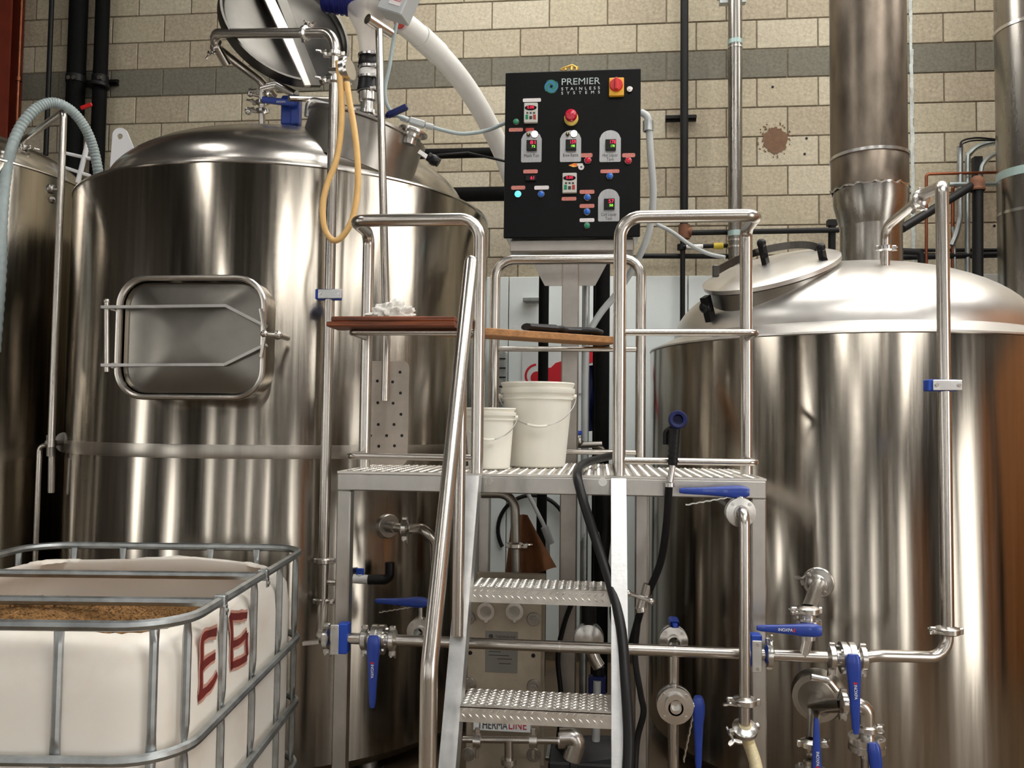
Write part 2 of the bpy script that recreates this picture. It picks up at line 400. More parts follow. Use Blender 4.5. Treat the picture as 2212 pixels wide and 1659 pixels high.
# brown repair patch with ragged edge, drilled holes
pc = P(1675, 303, WY)
def blob(c, rx, rz, n, jag, seed, t=0.004):
    rnd = random.Random(seed); b = MB(); out = []
    for i in range(n):
        a = 2*math.pi*i/n; j = 1+rnd.uniform(-jag, jag); out.append((rx*j*math.cos(a), rz*j*math.sin(a)))
    return b.prism(out, c, XV, ZV, 0, t)
b = blob(pc, 0.082, 0.086, 40, 0.10, 3)
for i in range(40):
    a = random.uniform(0, 6.28); rr = random.uniform(0.085, 0.125); b.prism([(q*random.uniform(.5, 1.2), w*random.uniform(.5, 1.2)) for q, w in ((.007, 0), (0, .007), (-.007, 0), (0, -.007))], pc+XV*rr*math.cos(a)+ZV*rr*math.sin(a), XV, ZV, 0, 0.003)
wall.part('repair_patch', b, 'plaster_brown', 'round brown plaster patch with a splashed edge')
for (hx, hy) in ((1669, 188), (1742, 299), (1738, 333), (2148, 488)):
    b = MB(); b.disc(P(hx, hy, WY), YV, 0.009, 0.004, 12); wall.part('drilled_hole', b, 'black_plastic')
# vertical control joint with crumbly sealant
b = MB(); xs = P(1970, 300, WY).x; z = 1.0
while z < CEIL-0.1:
    h = random.uniform(0.03, 0.07); b.box((xs+random.uniform(-.003, .003), WY-0.001, z+h/2), (random.uniform(0.016, 0.026), 0.008, h)); z += h
wall.part('joint_sealant', b, 'caulk', 'whitish crumbling vertical joint sealant')
# white washable wall sheets below the blocks
zb = zat(1250, 597, WY-0.03)
board = Thing('trim_wall_sheets', (0, WY-0.03, 0), kind='structure')
xe = [-3.2, P(1098, 700, WY-0.03).x, P(1098, 700, WY-0.03).x+1.22, 2.6, 3.8]
for x0, x1 in zip(xe[:-1], xe[1:]):
    b = MB(); b.cbox(((x0+x1)/2, WY-0.02, zb/2+0.05), (x1-x0-0.006, 0.016, zb-0.1), 0.003); board.part('sheet', b, 'white_board')
b = MB(); b.box(((XW0+XW1)/2, (YF+WY+0.3)/2, -0.05), (XW1-XW0+0.6, WY-YF+0.9, 0.1)); props(solo('floor', b, 'concrete', None, None, smooth=0), kind='structure')
# ceiling with ribs
b = MB(); xs_c = sorted({XW0-0.3, XW1+0.3} | {v for k in SKYLIGHTS for v in k[:2]}); ys_c = sorted({YF-0.45, WY+0.45} | {v for k in SKYLIGHTS for v in k[2:]})
for xa_, xb_ in zip(xs_c[:-1], xs_c[1:]):
    for ya_, yb_ in zip(ys_c[:-1], ys_c[1:]):
        mx, my = (xa_+xb_)/2, (ya_+yb_)/2
        if any(k[0] < mx < k[1] and k[2] < my < k[3] for k in SKYLIGHTS): continue
        b.box((mx, my, CEIL+0.05), (xb_-xa_, yb_-ya_, 0.1))
props(solo('ceiling', b, 'ceiling_deck', None, None, smooth=0), kind='structure')
def wall_with_openings(name, m, axis, at, a0, a1, ops, th=0.2):
    """axis 'x': wall runs along x at y=at; 'y': along y at x=at; ops: (u0,u1,z0,z1)"""
    T = Thing(name, (0, 0, 0), kind='structure'); ops = sorted(ops); b = MB()
    def bx(u0, u1, z0, z1, bb=None):
        if u1-u0 < 1e-3 or z1-z0 < 1e-3: return
        c = ((u0+u1)/2, at, (z0+z1)/2) if axis == 'x' else (at, (u0+u1)/2, (z0+z1)/2)
        s_ = (u1-u0, th, z1-z0) if axis == 'x' else (th, u1-u0, z1-z0); (bb or b).box(c, s_)
    u = a0
    for (u0, u1, z0, z1) in ops:
        bx(u, u0, 0, CEIL); bx(u0, u1, 0, z0); bx(u0, u1, z1, CEIL); u = u1
        fr = MB()
        for (p, q, zz0, zz1) in ((u0-0.06, u0+0.02, z0, z1), (u1-0.02, u1+0.06, z0, z1), (u0, u1, z1-0.02, z1+0.08)): bx(p, q, zz0, zz1, fr)
        T.part('opening_frame', fr, 'dark_paint', smooth=0)
    bx(u, a1, 0, CEIL); T.part('wall_face', b, m, smooth=0); return T
wall_with_openings('wall_right', 'room_paint', 'y', XW1+0.1, YF, WY, [DOOR_RIGHT, (-5.6, -5.2, 0.6, 4.6)])
wall_with_openings('wall_left', 'room_paint', 'y', XW0-0.1, YF, WY, [(-3.2, -2.2, 0, 3.0), (0.2, 0.8, 1.0, 4.0)])
FW = wall_with_openings('wall_front', 'room_paint', 'x', YF-0.1, XW0, XW1, [(-5.3, -4.9, 0.4, 5.2), (-4.1, -4.0, 0.4, 5.2), (-3.3, -2.9, 0.4, 5.2), (-2.1, -2.02, 0.4, 5.2), (-1.25, -1.0, 0.4, 5.2), (-0.3, -0.22, 0.4, 5.2), (0.45, 0.8, 0.0, 4.2), (1.6, 1.7, 0.4, 5.2), (2.1, 2.2, 0.4, 5.2), (3.0, 3.6, 0.0, 4.4)])  # unseen slit openings, narrowed to streak the tank reflections
# unseen timber and dark columns, added to warm and streak the steel reflections
b = MB()
for i in range(6): b.box((4.1+0.28*i+0.13, YF+0.03, 2.2), (0.25, 0.05, 4.4))
FW.part('reflection_timber', b, 'timber', smooth=0)
b = MB()
for i in range(24): b.box((XW1-0.03, 0.25+0.22*i, 2.0), (0.05, 0.20, 4.0))
tw = Thing('trim_reflection_timber', (0, 0, 0), kind='structure'); tw.part('reflection_boards', b, 'timber', smooth=0)  # unseen boards, added to give the kettle its orange reflection
pl = Thing('trim_reflection_columns', (0, 0, 0), kind='structure')
for (x, y) in ((-5.2, -3.0), (-3.1, -5.6), (-1.5, -5.6), (0.9, -5.6), (2.4, -5.6), (4.7, -0.6), (4.9, 1.8), (-5.0, 0.4)):
    b = MB(); b.box((x, y, CEIL/2), (0.22, 0.04, CEIL)); b.box((x, y-0.10, CEIL/2), (0.22, 0.025, CEIL)); b.box((x, y+0.10, CEIL/2), (0.22, 0.025, CEIL)); b.box((x, y, CEIL/2), (0.03, 0.2, CEIL)); pl.part('reflection_column', b, 'dark_paint', smooth=0)
# unseen ceiling lamps, added to brighten the hall and back wall
for i, (x, y) in enumerate(LAMPS):
    T = Thing('trim_fill_lamp', (x, y, CEIL-0.9), kind='structure')
    b = MB(); b.cbox((x, y, CEIL-0.86), (0.34, 1.6, 0.06), 0.01); T.part('lamp_housing', b, 'white_enamel')
    b = MB()
    for dx in (-0.12, -0.04, 0.04, 0.12): b.cyl((x+dx, y-0.76, CEIL-0.905), (x+dx, y+0.76, CEIL-0.905), 0.019, 10)
    T.part('lamp_tubes', b, 'lamp_glow')
    b = MB()
    for dy in (-0.6, 0.6): b.cyl((x, y+dy, CEIL-0.83), (x, y+dy, CEIL), 0.006, 6)
    T.part('hanger_rods', b, 'wire')

# ---------------------------------------------------------------- tanks
TC = {}
def dome_prof(a, h, z0, n=18, p=2.05):
    out = []
    for i in range(n+1):
        t = math.pi/2*i/n; out.append((a*math.cos(t)**(2/p) if i < n else 0.0, z0+h*math.sin(t)**(2/p)))
    return out
def tank(name, C, R, zs, a, zc, hd, label, zb=0.06, group=None, n=96, dm='dome_steel'):
    T = Thing(name, (C[0], C[1], 0), label, 'tank', group)
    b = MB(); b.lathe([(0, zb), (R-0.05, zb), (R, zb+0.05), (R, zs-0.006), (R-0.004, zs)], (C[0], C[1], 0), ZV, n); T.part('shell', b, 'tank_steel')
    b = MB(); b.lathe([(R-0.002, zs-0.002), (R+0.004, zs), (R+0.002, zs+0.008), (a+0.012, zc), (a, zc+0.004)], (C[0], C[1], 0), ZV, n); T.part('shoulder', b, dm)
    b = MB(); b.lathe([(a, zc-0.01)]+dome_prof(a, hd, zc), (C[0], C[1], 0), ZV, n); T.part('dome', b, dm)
    for i in range(4):
        aa = R_(45+90*i); p = Vector((C[0]+(R-0.15)*math.cos(aa), C[1]+(R-0.15)*math.sin(aa), 0))
        b = MB(); b.cyl(p, p+ZV*(zb+0.03), 0.05, 14); b.disc(p+ZV*0.006, ZV, 0.08, 0.012); T.part('leg', b, 'frame_steel')
    return T
def polar(angdeg, D): a = R_(angdeg)+YAW; return (D*math.sin(a), D*math.cos(a))
C1 = polar(-15.0, 4.85); R1 = 1.1075
C2 = polar(21.8, 4.63); R2 = 0.992
C3 = (-4.08, 4.45); R3 = 1.1
ZS1, ZD1 = 2.724, 2.785
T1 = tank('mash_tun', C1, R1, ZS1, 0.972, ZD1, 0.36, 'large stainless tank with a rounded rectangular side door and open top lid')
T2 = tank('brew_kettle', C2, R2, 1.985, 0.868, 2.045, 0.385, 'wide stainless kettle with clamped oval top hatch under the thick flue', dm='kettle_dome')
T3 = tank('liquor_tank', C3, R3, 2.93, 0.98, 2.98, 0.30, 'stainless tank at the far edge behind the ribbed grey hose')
# polished weld band round the tun
zw = PP(480, 976, Vector((C1[0], C1[1]-R1, 0)), YV).z
b = MB(); b.lathe([(R1, zw-0.03), (R1+0.0007, zw-0.028), (R1+0.0007, zw+0.028), (R1, zw+0.03)], (C1[0], C1[1], 0), ZV, 96); T1.part('weld_band', b, 'band_steel')

# side manway of the tun -------------------------------------------------
def on_cyl(x, y, C, R):
    d = ray(x, y); o = CAM; dx, dy = d.x, d.y; ox, oy = o.x-C[0], o.y-C[1]
    A = dx*dx+dy*dy; B = 2*(ox*dx+oy*dy); c = ox*ox+oy*oy-R*R; disc = B*B-4*A*c
    t = (-B-math.sqrt(max(0, disc)))/(2*A); return o+d*t
p = on_cyl(425, 731, C1, R1+0.05); n1 = Vector((p.x-C1[0], p.y-C1[1], 0)).normalized(); t1 = ZV.cross(n1).normalized()
o1 = Vector((C1[0], C1[1], 0))+n1*(R1+0.075)
def D1(x, y, off=0.0):
    q = PP(x, y, o1+n1*off, n1)-(o1+n1*off); return q.dot(t1), q.z
lx, _ = D1(254, 730); rx_, _ = D1(572, 730); _, zt_ = D1(420, 598); _, zb_ = D1(420, 861)
dw, dh = rx_-lx, zt_-zb_; dc = o1+t1*((lx+rx_)/2)+ZV*((zt_+zb_)/2)
def Q(u, v, w=0.0): return dc+t1*u+ZV*v+n1*w
b = MB()
outer = rrect(dw, dh, 0.125); inner = rrect(dw-0.035, dh-0.035, 0.108)
def ringprism(b, out, inn, w0, w1):
    n = len(out); vs = [Q(*p, w0) for p in out]+[Q(*p, w1) for p in out]+[Q(*p, w1) for p in inn]+[Q(*p, w0) for p in inn]
    b.add(vs, [(k*n+i, k*n+(i+1) % n, ((k+1) % 4)*n+(i+1) % n, ((k+1) % 4)*n+i) for k in range(4) for i in range(n)])
ringprism(b, outer, inner, -0.16, 0.0); T1.part('door_frame', b, 'tank_steel')
b = MB(); b.tube([Q(*p, 0.004) for p in rrect(dw-0.01, dh-0.01, 0.12, 8)], 0.013, 10, closed=True); T1.part('door_rim', b, 'pipe_steel')
b = MB(); nn = 10; rows = []
for i in range(nn+1):
    s_ = 1-i/nn; rows.append([Q(p[0]*s_, p[1]*s_, -0.014+0.040*(1-s_**2.2)) for p in rrect(dw-0.045, dh-0.045, 0.10)])
m_ = len(rows[0]); vs = [q for r in rows for q in r]
b.add(vs, [(i*m_+j, i*m_+(j+1) % m_, (i+1)*m_+(j+1) % m_, (i+1)*m_+j) for i in range(nn-1) for j in range(m_)]+[tuple((nn-1)*m_+j for j in range(m_))])
door = T1.part('door', b, 'door_steel', 'brushed grey door panel')
arms = [[D1(222, 664, .03), D1(490, 661, .03), D1(575, 705, .03)], [D1(222, 789, .03), D1(488, 788, .03), D1(575, 745, .03)]]
off = Vector((0, 0, 0))
def Q2(uv, w): return o1+t1*uv[0]+ZV*uv[1]+n1*w
for arm in arms:
    b = MB()
    for a_, c_ in zip(arm[:-1], arm[1:]): b.beam(Q2(a_, .03), Q2(c_, .03), 0.012, 0.032, up=ZV.cross(Q2(c_, .03)-Q2(a_, .03)))
    T1.part('door_arm', b, 'frame_steel', parent=door)
b = MB(); b.cyl(Q2(D1(228, 652, .03), .02), Q2(D1(228, 803, .03), .02), 0.011, 12); b.ball(Q2(D1(228, 650, .03), .02), 0.013); b.cyl(Q2(D1(240, 664, .03), -0.10), Q2(D1(240, 664, .03), .02), 0.012, 8); b.cyl(Q2(D1(240, 789, .03), -0.10), Q2(D1(240, 789, .03), .02), 0.012, 8)
T1.part('hinge_rod', b, 'pipe_steel', parent=door)
b = MB(); b.cyl(Q2(D1(575, 724, .03), .05), Q2(D1(606, 724, .03), .03), 0.012, 12); b.ball(Q2(D1(573, 722, .05), .06), 0.016); b.ball(Q2(D1(600, 724, .03), .03), 0.020)
b.tube([Q2(D1(565, 668, .05), .06), Q2(D1(574, 720, .05), .06)], 0.008, 8); b.tube([Q2(D1(574, 726, .05), .06), Q2(D1(566, 772, .05), .06)], 0.008, 8); b.cyl(Q2(D1(600, 724, .03), .03), Q2(D1(600, 724, .03), -0.09), 0.012, 10)
T1.part('latch', b, 'pipe_steel', 'bright cross handled latch')

def dome_pt(C, a, zc, hd, dx, dy):
    r = math.hypot(dx, dy)/a; z = zc+hd*max(0, (1-min(1, r)**2.05))**(1/2.05)
    eps = 1e-3; r2 = (math.hypot(dx, dy)+eps)/a; z2 = zc+hd*max(0, (1-min(1, r2)**2.05))**(1/2.05); sl = (z2-z)/eps
    rad = Vector((dx, dy, 0)).normalized(); nrm = (ZV-rad*sl).normalized()
    return Vector((C[0]+dx, C[1]+dy, z)), nrm
# top neck and open lid of the tun --------------------------------------
np_, nn_ = dome_pt(C1, 0.972, ZD1, 0.345, 0.45, -0.30)
axn = (ZV+XV*0.30-YV*0.02).normalized()
nc = Pd(786, 306, 4.12); 
RN = 0.285
b = MB(); b.lathe([(RN, -0.16), (RN, 0.045), (RN+0.012, 0.05), (RN+0.012, 0.062), (RN-0.012, 0.062), (RN-0.012, -0.16)], nc, axn, 48); neck = T1.part('hatch_neck', b, 'lid_steel')
hinge = Pd(672, 214, 4.12)
Lc = Pd(613, 66, 4.18); e1 = (Lc-hinge).normalized()
side = CR*0.87+CU*0.0+CR*0; perp = (CR-e1*CR.dot(e1)).normalized()
dep = (CF-e1*CF.dot(e1)); dep = (dep-perp*dep.dot(perp)).normalized()
e2 = (perp*0.80+dep*0.60).normalized(); ln = e1.cross(e2).normalized()
if ln.dot(CF) > 0: ln = -ln
LR = 0.33
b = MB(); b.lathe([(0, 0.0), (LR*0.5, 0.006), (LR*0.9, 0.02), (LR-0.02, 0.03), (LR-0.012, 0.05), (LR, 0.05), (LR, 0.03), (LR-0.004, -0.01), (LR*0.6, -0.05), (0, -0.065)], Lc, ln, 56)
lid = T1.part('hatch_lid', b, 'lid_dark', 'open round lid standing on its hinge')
for s_, sm in ((-0.055, 'post_steel'), (0.025, 'lid_dark')):  # second strap's shade is put into its darker colour
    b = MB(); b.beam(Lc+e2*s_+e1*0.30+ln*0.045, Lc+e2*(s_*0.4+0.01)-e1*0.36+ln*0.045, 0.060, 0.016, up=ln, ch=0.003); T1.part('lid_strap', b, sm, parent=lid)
b = MB(); b.cyl(hinge-e2*0.12, hinge+e2*0.12, 0.014, 10); T1.part('hinge_pin', b, 'pipe_steel')
b = MB(); b.tube(fillet([Pd(664, 252, 4.06), Pd(668, 214, 4.06), Pd(760, 236, 4.06), Pd(775, 262, 4.06)], 0.03), 0.016, 10); T1.part('hatch_handle', b, 'cast_steel', 'bright bent handle bar by the hatch')
# round clamp fitting right of the neck
b = MB(); b.cyl(Pd(884, 312, 3.95), Pd(890, 288, 3.95), 0.03, 16); b.disc(Pd(892, 286, 3.95), ZV+XV*.3, 0.072, 0.016, 24, .003); b.disc(Pd(888, 293, 3.95), ZV+XV*.3, 0.05, 0.02, 24); T1.part('vent_ferrule', b, 'cast_steel')
b = MB(); b.beam(Pd(905, 328, 3.95), Pd(930, 345, 3.95), 0.02, 0.02); T1.part('hatch_clamp', b, 'cast_steel')
b = MB(); b.ball(Pd(937, 346, 3.95), 0.028, 12); b.cyl(Pd(925, 338, 3.95), Pd(948, 352, 3.95), 0.022, 10); T1.part('clamp_knob', b, 'black_plastic')
# lifting lug
lg = Pd(258, 322, 4.5)
out = [(-0.035, 0), (0.065, 0), (0.062, 0.03)]
for i in range(9):
    a = R_(20+140*i/8); out.append((0.0+0.03*math.cos(a), 0.085+0.03*math.sin(a)))
b = MB(); 
lo = [(-0.048, -0.10), (0.085, -0.10), (0.078, 0.0)]+[(0.0+0.042*math.cos(R_(15+150*i/10)), 0.075+0.042*math.sin(R_(15+150*i/10))) for i in range(11)]
hole = [(0.0+0.016*math.cos(2*math.pi*i/len(lo)-1.9), 0.07+0.016*math.sin(2*math.pi*i/len(lo)-1.9)) for i in range(len(lo))]
n_ = len(lo)
def lug(w): return [lg+CR*p[0]+ZV*p[1]+CF*w for p in lo], [lg+CR*p[0]+ZV*p[1]+CF*w for p in hole]
fo, fi = lug(0); bo, bi = lug(0.012)
b.add(fo+fi+bi+bo, [(k*n_+i, k*n_+(i+1) % n_, ((k+1) % 4)*n_+(i+1) % n_, ((k+1) % 4)*n_+i) for k in range(4) for i in range(n_)])
T1.part('lifting_lug', b, 'white_enamel', 'pale lifting lug with a round hole')

# hatch of the kettle ---------------------------------------------------
hc = Pd(1668, 604, 3.98); hax = (ZV*1.0-XV*0.29-YV*0.35).normalized()
hr = 0.302
b = MB(); b.lathe([(hr, -0.16), (hr, 0.02), (hr+0.01, 0.025), (hr-0.01, 0.03), (hr-0.012, -0.16)], hc, hax, 48); T2.part('hatch_neck', b, 'lid_steel')
b = MB(); b.lathe([(hr+0.018, 0.03), (hr+0.02, 0.05), (hr+0.004, 0.058), (hr*0.75, 0.072), (hr*0.4, 0.086), (0, 0.09)], hc, hax, 48); klid = T2.part('hatch_lid', b, 'kettle_dome', 'shallow domed hatch lid')
hb1, hb2, _ = basis(hax)
hx = (XV-hax*XV.dot(hax)).normalized(); hy = hax.cross(hx)
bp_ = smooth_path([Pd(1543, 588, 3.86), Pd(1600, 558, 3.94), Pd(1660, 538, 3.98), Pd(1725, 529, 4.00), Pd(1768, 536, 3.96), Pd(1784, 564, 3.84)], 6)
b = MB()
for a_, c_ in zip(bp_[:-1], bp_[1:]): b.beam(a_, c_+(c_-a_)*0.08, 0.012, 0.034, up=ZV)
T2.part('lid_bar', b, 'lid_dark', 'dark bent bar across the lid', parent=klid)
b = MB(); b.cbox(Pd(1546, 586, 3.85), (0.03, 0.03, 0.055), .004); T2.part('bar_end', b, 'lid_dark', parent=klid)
for (x, y, d_) in ((1650, 550, 3.92), (1778, 560, 3.78)):
    q = Pd(x, y, d_); b = MB(); b.beam(q-hax*0.05, q+hax*0.05, 0.024, 0.034); b.ball(q+hax*0.055, 0.022); b.cyl(q-hy*0.03, q+hy*0.03, 0.014, 8); T2.part('lid_clamp', b, 'black_plastic', parent=klid)
b = MB(); b.beam(hc-hx*0.33-hy*.12+hax*0.03, hc-hx*0.33-hy*.12-hax*0.09, 0.03, 0.05); b.ball(hc-hx*0.34-hy*.12-hax*0.02, 0.03); T2.part('lid_hinge', b, 'black_plastic')

# ---------------------------------------------------------------- work platform
Yf = 3.0
DZ = zat(1190, 1026, Yf); XL0 = P(728, 1030, Yf).x; XR0 = P(1656, 1030, Yf).x
PF = Thing('work_platform', ((XL0+XR0)/2, 3.4, 0), 'steel work platform with tube guard rails and tread plate steps', 'platform')
XA = P(1052, 990, 3.85).x-0.04; XB = P(1392, 990, 3.85).x+0.03
YL, YR_, YB = 3.50, 3.62, 3.90
# deck plates
def plate(b, x0, x1, y0, y1): b.box(((x0+x1)/2, (y0+y1)/2, DZ-0.004), (x1-x0, y1-y0, 0.008))
X2 = P(1033, 800, 3.03).x; X3 = P(1338, 800, 3.03).x
plates = [(XL0, XA-0.002, Yf+0.002, YL), (XA, XB, Yf+0.002, YB), (XB+0.002, XR0, Yf+0.002, YR_)]
def lugs(b, x0, x1, y0, y1, z, p=0.030, up=0.0025):
    i = 0; y = y0+p*0.5
    while y < y1:
        x = x0+p*(0.5 if i % 2 else 1.0)
        while x < x1-0.01:
            s_ = 1 if (i % 2) else -1; L = 0.0115; w = 0.0032
            ax, ay = math.cos(R_(90 if s_ > 0 else 0)), math.sin(R_(90 if s_ > 0 else 0))
            ax, ay = (0.707, 0.707*s_)
            b.add([(x-ax*L, y-ay*L, z), (x-ay*w, y+ax*w, z), (x+ax*L, y+ay*L, z), (x+ay*w, y-ax*w, z), (x, y, z+up)], [(0, 1, 4), (1, 2, 4), (2, 3, 4), (3, 0, 4)])
            x += p
        y += p*0.5; i += 1
for pl_ in plates:
    b = MB(); plate(b, *pl_); dk = PF.part('deck_plate', b, 'tread_alloy', smooth=0)
    b = MB(); lugs(b, *pl_, DZ, p=0.036, up=0.004); PF.part('tread_pattern', b, 'tread_alloy', parent=dk, kind='stuff', smooth=0)
hb = 0.062
def bm_(x0, y0, x1, y1, w=0.05, h=hb, m='frame_steel', z=None):
    b = MB(); z = DZ-0.008-h/2 if z is None else z; b.beam((x0, y0, z), (x1, y1, z), w, h, ch=0.004); return PF.part('deck_beam', b, m)
bm_(XL0, Yf+0.025, XR0, Yf+0.025); bm_(XL0+0.025, Yf+0.05, XL0+0.025, YL); bm_(XR0-0.025, Yf+0.05, XR0-0.025, YR_)
bm_(XL0, YL-0.025, XA, YL-0.025); bm_(XB, YR_-0.025, XR0, YR_-0.025); bm_(XA+0.025, YL, XA+0.025, YB); bm_(XB-0.025, YR_, XB-0.025, YB); bm_(XA, YB-0.025, XB, YB-0.025)
for (x, y) in ((XL0+0.026, Yf+0.027), (XR0-0.026, Yf+0.027), (XA+0.03, YB-0.03), (XB-0.03, YB-0.03), (P(1385, 1200, 3.55).x, 3.55)):
    b = MB(); b.cbox((x, y, (DZ-0.07)/2), (0.052, 0.052, DZ-0.07), 0.005); lg_ = PF.part('leg', b, 'frame_steel')
    b = MB(); b.cbox((x, y, 0.006), (0.12, 0.12, 0.012), 0.003); PF.part('foot_plate', b, 'frame_steel', parent=lg_)
for px_ in (1057, 1302):
    q = P(px_, 1041, Yf-0.004); b = MB(); b.disc(q, YV, 0.0115, 0.012, 6); b.disc(q+YV*0.004, YV, 0.015, 0.004, 16); PF.part('bolt', b, 'cast_steel')
# guard rails
ZT = zat(1190, 471, 3.03); ZM = zat(1500, 718, 3.03); ZO = zat(1500, 997, 3.03)
XL1 = P(764, 480, 3.03).x; XR1 = P(1634, 462, 3.03).x
rt = 0.0235
def rail(x0, x1, y0, y1, back0, back1, toe=True):
    """U-shaped guard rail on the front edge"""
    return
yb = 3.24
b = MB(); b.tube(fillet([(XL1, yb, DZ), (XL1, yb, ZT), (XL1, 3.03, ZT), (X2, 3.03, ZT), (X2, 3.03, DZ)], [0.05, 0.05, 0.075, 0]), rt, 18); gl = PF.part('guard_rail', b, 'pipe_steel')
b = MB(); b.tube(fillet([(XR1, yb, DZ), (XR1, yb, ZT), (XR1, 3.03, ZT), (X3, 3.03, ZT), (X3, 3.03, DZ)], [0.04, 0.04, 0.075, 0]), rt, 18); gr = PF.part('guard_rail', b, 'pipe_steel')
X5 = P(1068, 760, 3.85).x; X6 = P(1384, 760, 3.85).x; ZTR = zat(1225, 560, 3.85)
b = MB(); b.tube(fillet([(X5, 3.85, DZ), (X5, 3.85, ZTR), (X6, 3.85, ZTR), (X6, 3.85, DZ)], 0.085), rt, 18); gb = PF.part('guard_rail', b, 'pipe_steel')
for g, pts in ((gl, [(XL1, yb), (XL1-0.004, 3.03), (X2, 3.03)]), (gr, [(XR1, yb), (XR1, 3.03), (X3, 3.03)])):
    for z in (ZM, ZO):
        b = MB(); b.tube(fillet([(x, y, z) for x, y in pts], 0.03), 0.0125, 12); PF.part('rail_bar', b, 'pipe_steel', parent=g)
for z in (zat(1225, 754, 3.85), zat(1320, 977, 3.85)):
    b = MB(); b.cyl((X5, 3.85, z), (X6, 3.85, z), 0.0125, 12); PF.part('rail_bar', b, 'pipe_steel', parent=gb)
ZMR = zat(1225, 754, 3.85)
# steps
XS0 = P(1027, 1040, Yf).x; XS1 = P(1335, 1040, Yf).x; YFOOT = 2.30
def str_y(z): return YFOOT+(2.975-YFOOT)*z/DZ
for x in (XS0, XS1):
    b = MB(); d = 0.075
    out = [(2.985, DZ-0.002), (2.985-0.075, DZ-0.002), (YFOOT-0.085, 0), (YFOOT+0.01, 0)]
    b.prism(out, (x, 0, 0), YV, ZV, -0.026, 0.026); PF.part('stringer', b, 'alloy')
for i, (yp, ypx) in enumerate(((1273, 2.765), (1532, 2.565), (None, 2.37))):
    z = zat(1165, yp, ypx) if yp else zat(1165, 1532, 2.565)*2-zat(1165, 1273, 2.765)
    y0 = ypx; td = 0.165; x0, x1 = XS0+0.026, XS1-0.026
    b = MB(); b.box(((x0+x1)/2, y0+td/2, z-0.003), (x1-x0, td, 0.006)); b.box(((x0+x1)/2, y0+0.003, z-0.026), (x1-x0, 0.006, 0.046)); b.box(((x0+x1)/2, y0+td-0.003, z-0.026), (x1-x0, 0.006, 0.046))
    tr = PF.part('tread', b, 'tread_alloy', smooth=0)
    b = MB(); lugs(b, x0, x1, y0+0.004, y0+td, z, 0.026, 0.003)
    # lugs folded over the nosing
    xx = x0+0.012; j = 0
    while xx < x1-0.012:
        for zz, s_ in ((z-0.012, 1), (z-0.030, -1)):
            L, w = 0.010, 0.003; ax, az = 0.707, 0.707*s_
            b.add([(xx-ax*L, y0, zz-az*L), (xx-az*w, y0, zz+ax*w), (xx+ax*L, y0, zz+az*L), (xx+az*w, y0, zz-ax*w), (xx, y0-0.004, zz)], [(0, 1, 4), (1, 2, 4), (2, 3, 4), (3, 0, 4)])
        xx += 0.021; j += 1
    PF.part('tread_pattern', b, 'tread_alloy', parent=tr, kind='stuff', smooth=0)
# stair hand rail
h0 = Pd(1018, 566, 2.84); h1 = Pd(927, 1446, 2.20); h2 = Vector((h1.x, h1.y, 0.0))
b = MB(); b.tube(fillet([h0, h1, h2], 0.12), 0.0238, 18); b.ball(h0, 0.0236, 14); hr_ = PF.part('hand_rail', b, 'pipe_steel')
q0 = Pd(988, 1372, 2.655); fr = 0.28
b = MB(); tpt = h0.lerp(h1, 0.22); b.tube(fillet([q0, Vector((q0.x, q0.y, tpt.z-0.1)), tpt], 0.05), 0.019, 14); PF.part('hand_rail_post', b, 'pipe_steel', parent=hr_)

# boards laid on the rails
b = MB(); bl = P(706, 706, 2.97).x; br = P(984, 706, 2.97).x; zb0 = ZM+0.0135
b.cbox(((bl+br)/2, 3.03, zb0+0.0095), (br-bl, 0.14, 0.019), 0.004)
WB = Thing('wooden_board', ((bl+br)/2, 3.03, zb0), 'dark red stained board holding the crumpled white cloth', 'board'); WB.part('lower_layer', b, 'board_red')
b = MB(); b.cbox(((bl+br)/2+0.008, 3.033, zb0+0.0285), (br-bl-0.016, 0.14, 0.019), 0.004); WB.part('upper_layer', b, 'board_red')
pa = Vector((P(885, 728, 3.20).x, 3.21, ZM+0.016)); pbx = P(1318, 745, 3.84).x; pb = Vector((pbx, 3.84, ZMR+0.016))
b = MB(); dirp = (pb-pa).normalized(); sd = ZV.cross(dirp).normalized()
b.cbox((pa+pb)/2+sd*0.0+ZV*0.018, ((pb-pa).length, 0.15, 0.030), 0.003, (dirp, sd, dirp.cross(sd))); solo('wooden_plank', b, 'board_tan', 'rough tan plank slanting to the rear rail under black gloves', 'plank')
# crumpled white cloth
def crumple(c, rx, ry, rz, seed, n=40, amp=0.35, fr=3.0):
    b = MB(); vs = []; fs = []; m = n//2
    for i in range(m+1):
        for j in range(n):
            a = math.pi/2*i/m; t = 2*math.pi*j/n
            d = Vector((math.sin(a)*math.cos(t), math.sin(a)*math.sin(t), math.cos(a)))
            k = 1+amp*(abs(noise.noise(d*fr+Vector((seed, 0, 0))))*2-0.6)+amp*0.4*noise.noise(d*fr*2.7+Vector((0, seed, 0)))
            vs.append(Vector(c)+Vector((d.x*rx*k, d.y*ry*k, max(0, d.z*rz*k))))
    for i in range(m):
        for j in range(n): fs.append((i*n+j, (i+1)*n+j, (i+1)*n+(j+1) % n, i*n+(j+1) % n))
    fs.append(tuple(m*n+j for j in range(n))); return b.add(vs, fs)
cp = P(848, 693, 3.03); b = crumple((cp.x, 3.03, zb0+0.038), 0.085, 0.06, 0.060, 4.2); solo('cloth', b, 'cotton', 'crumpled white cotton cloth on the dark red board', 'cloth', smooth=60)
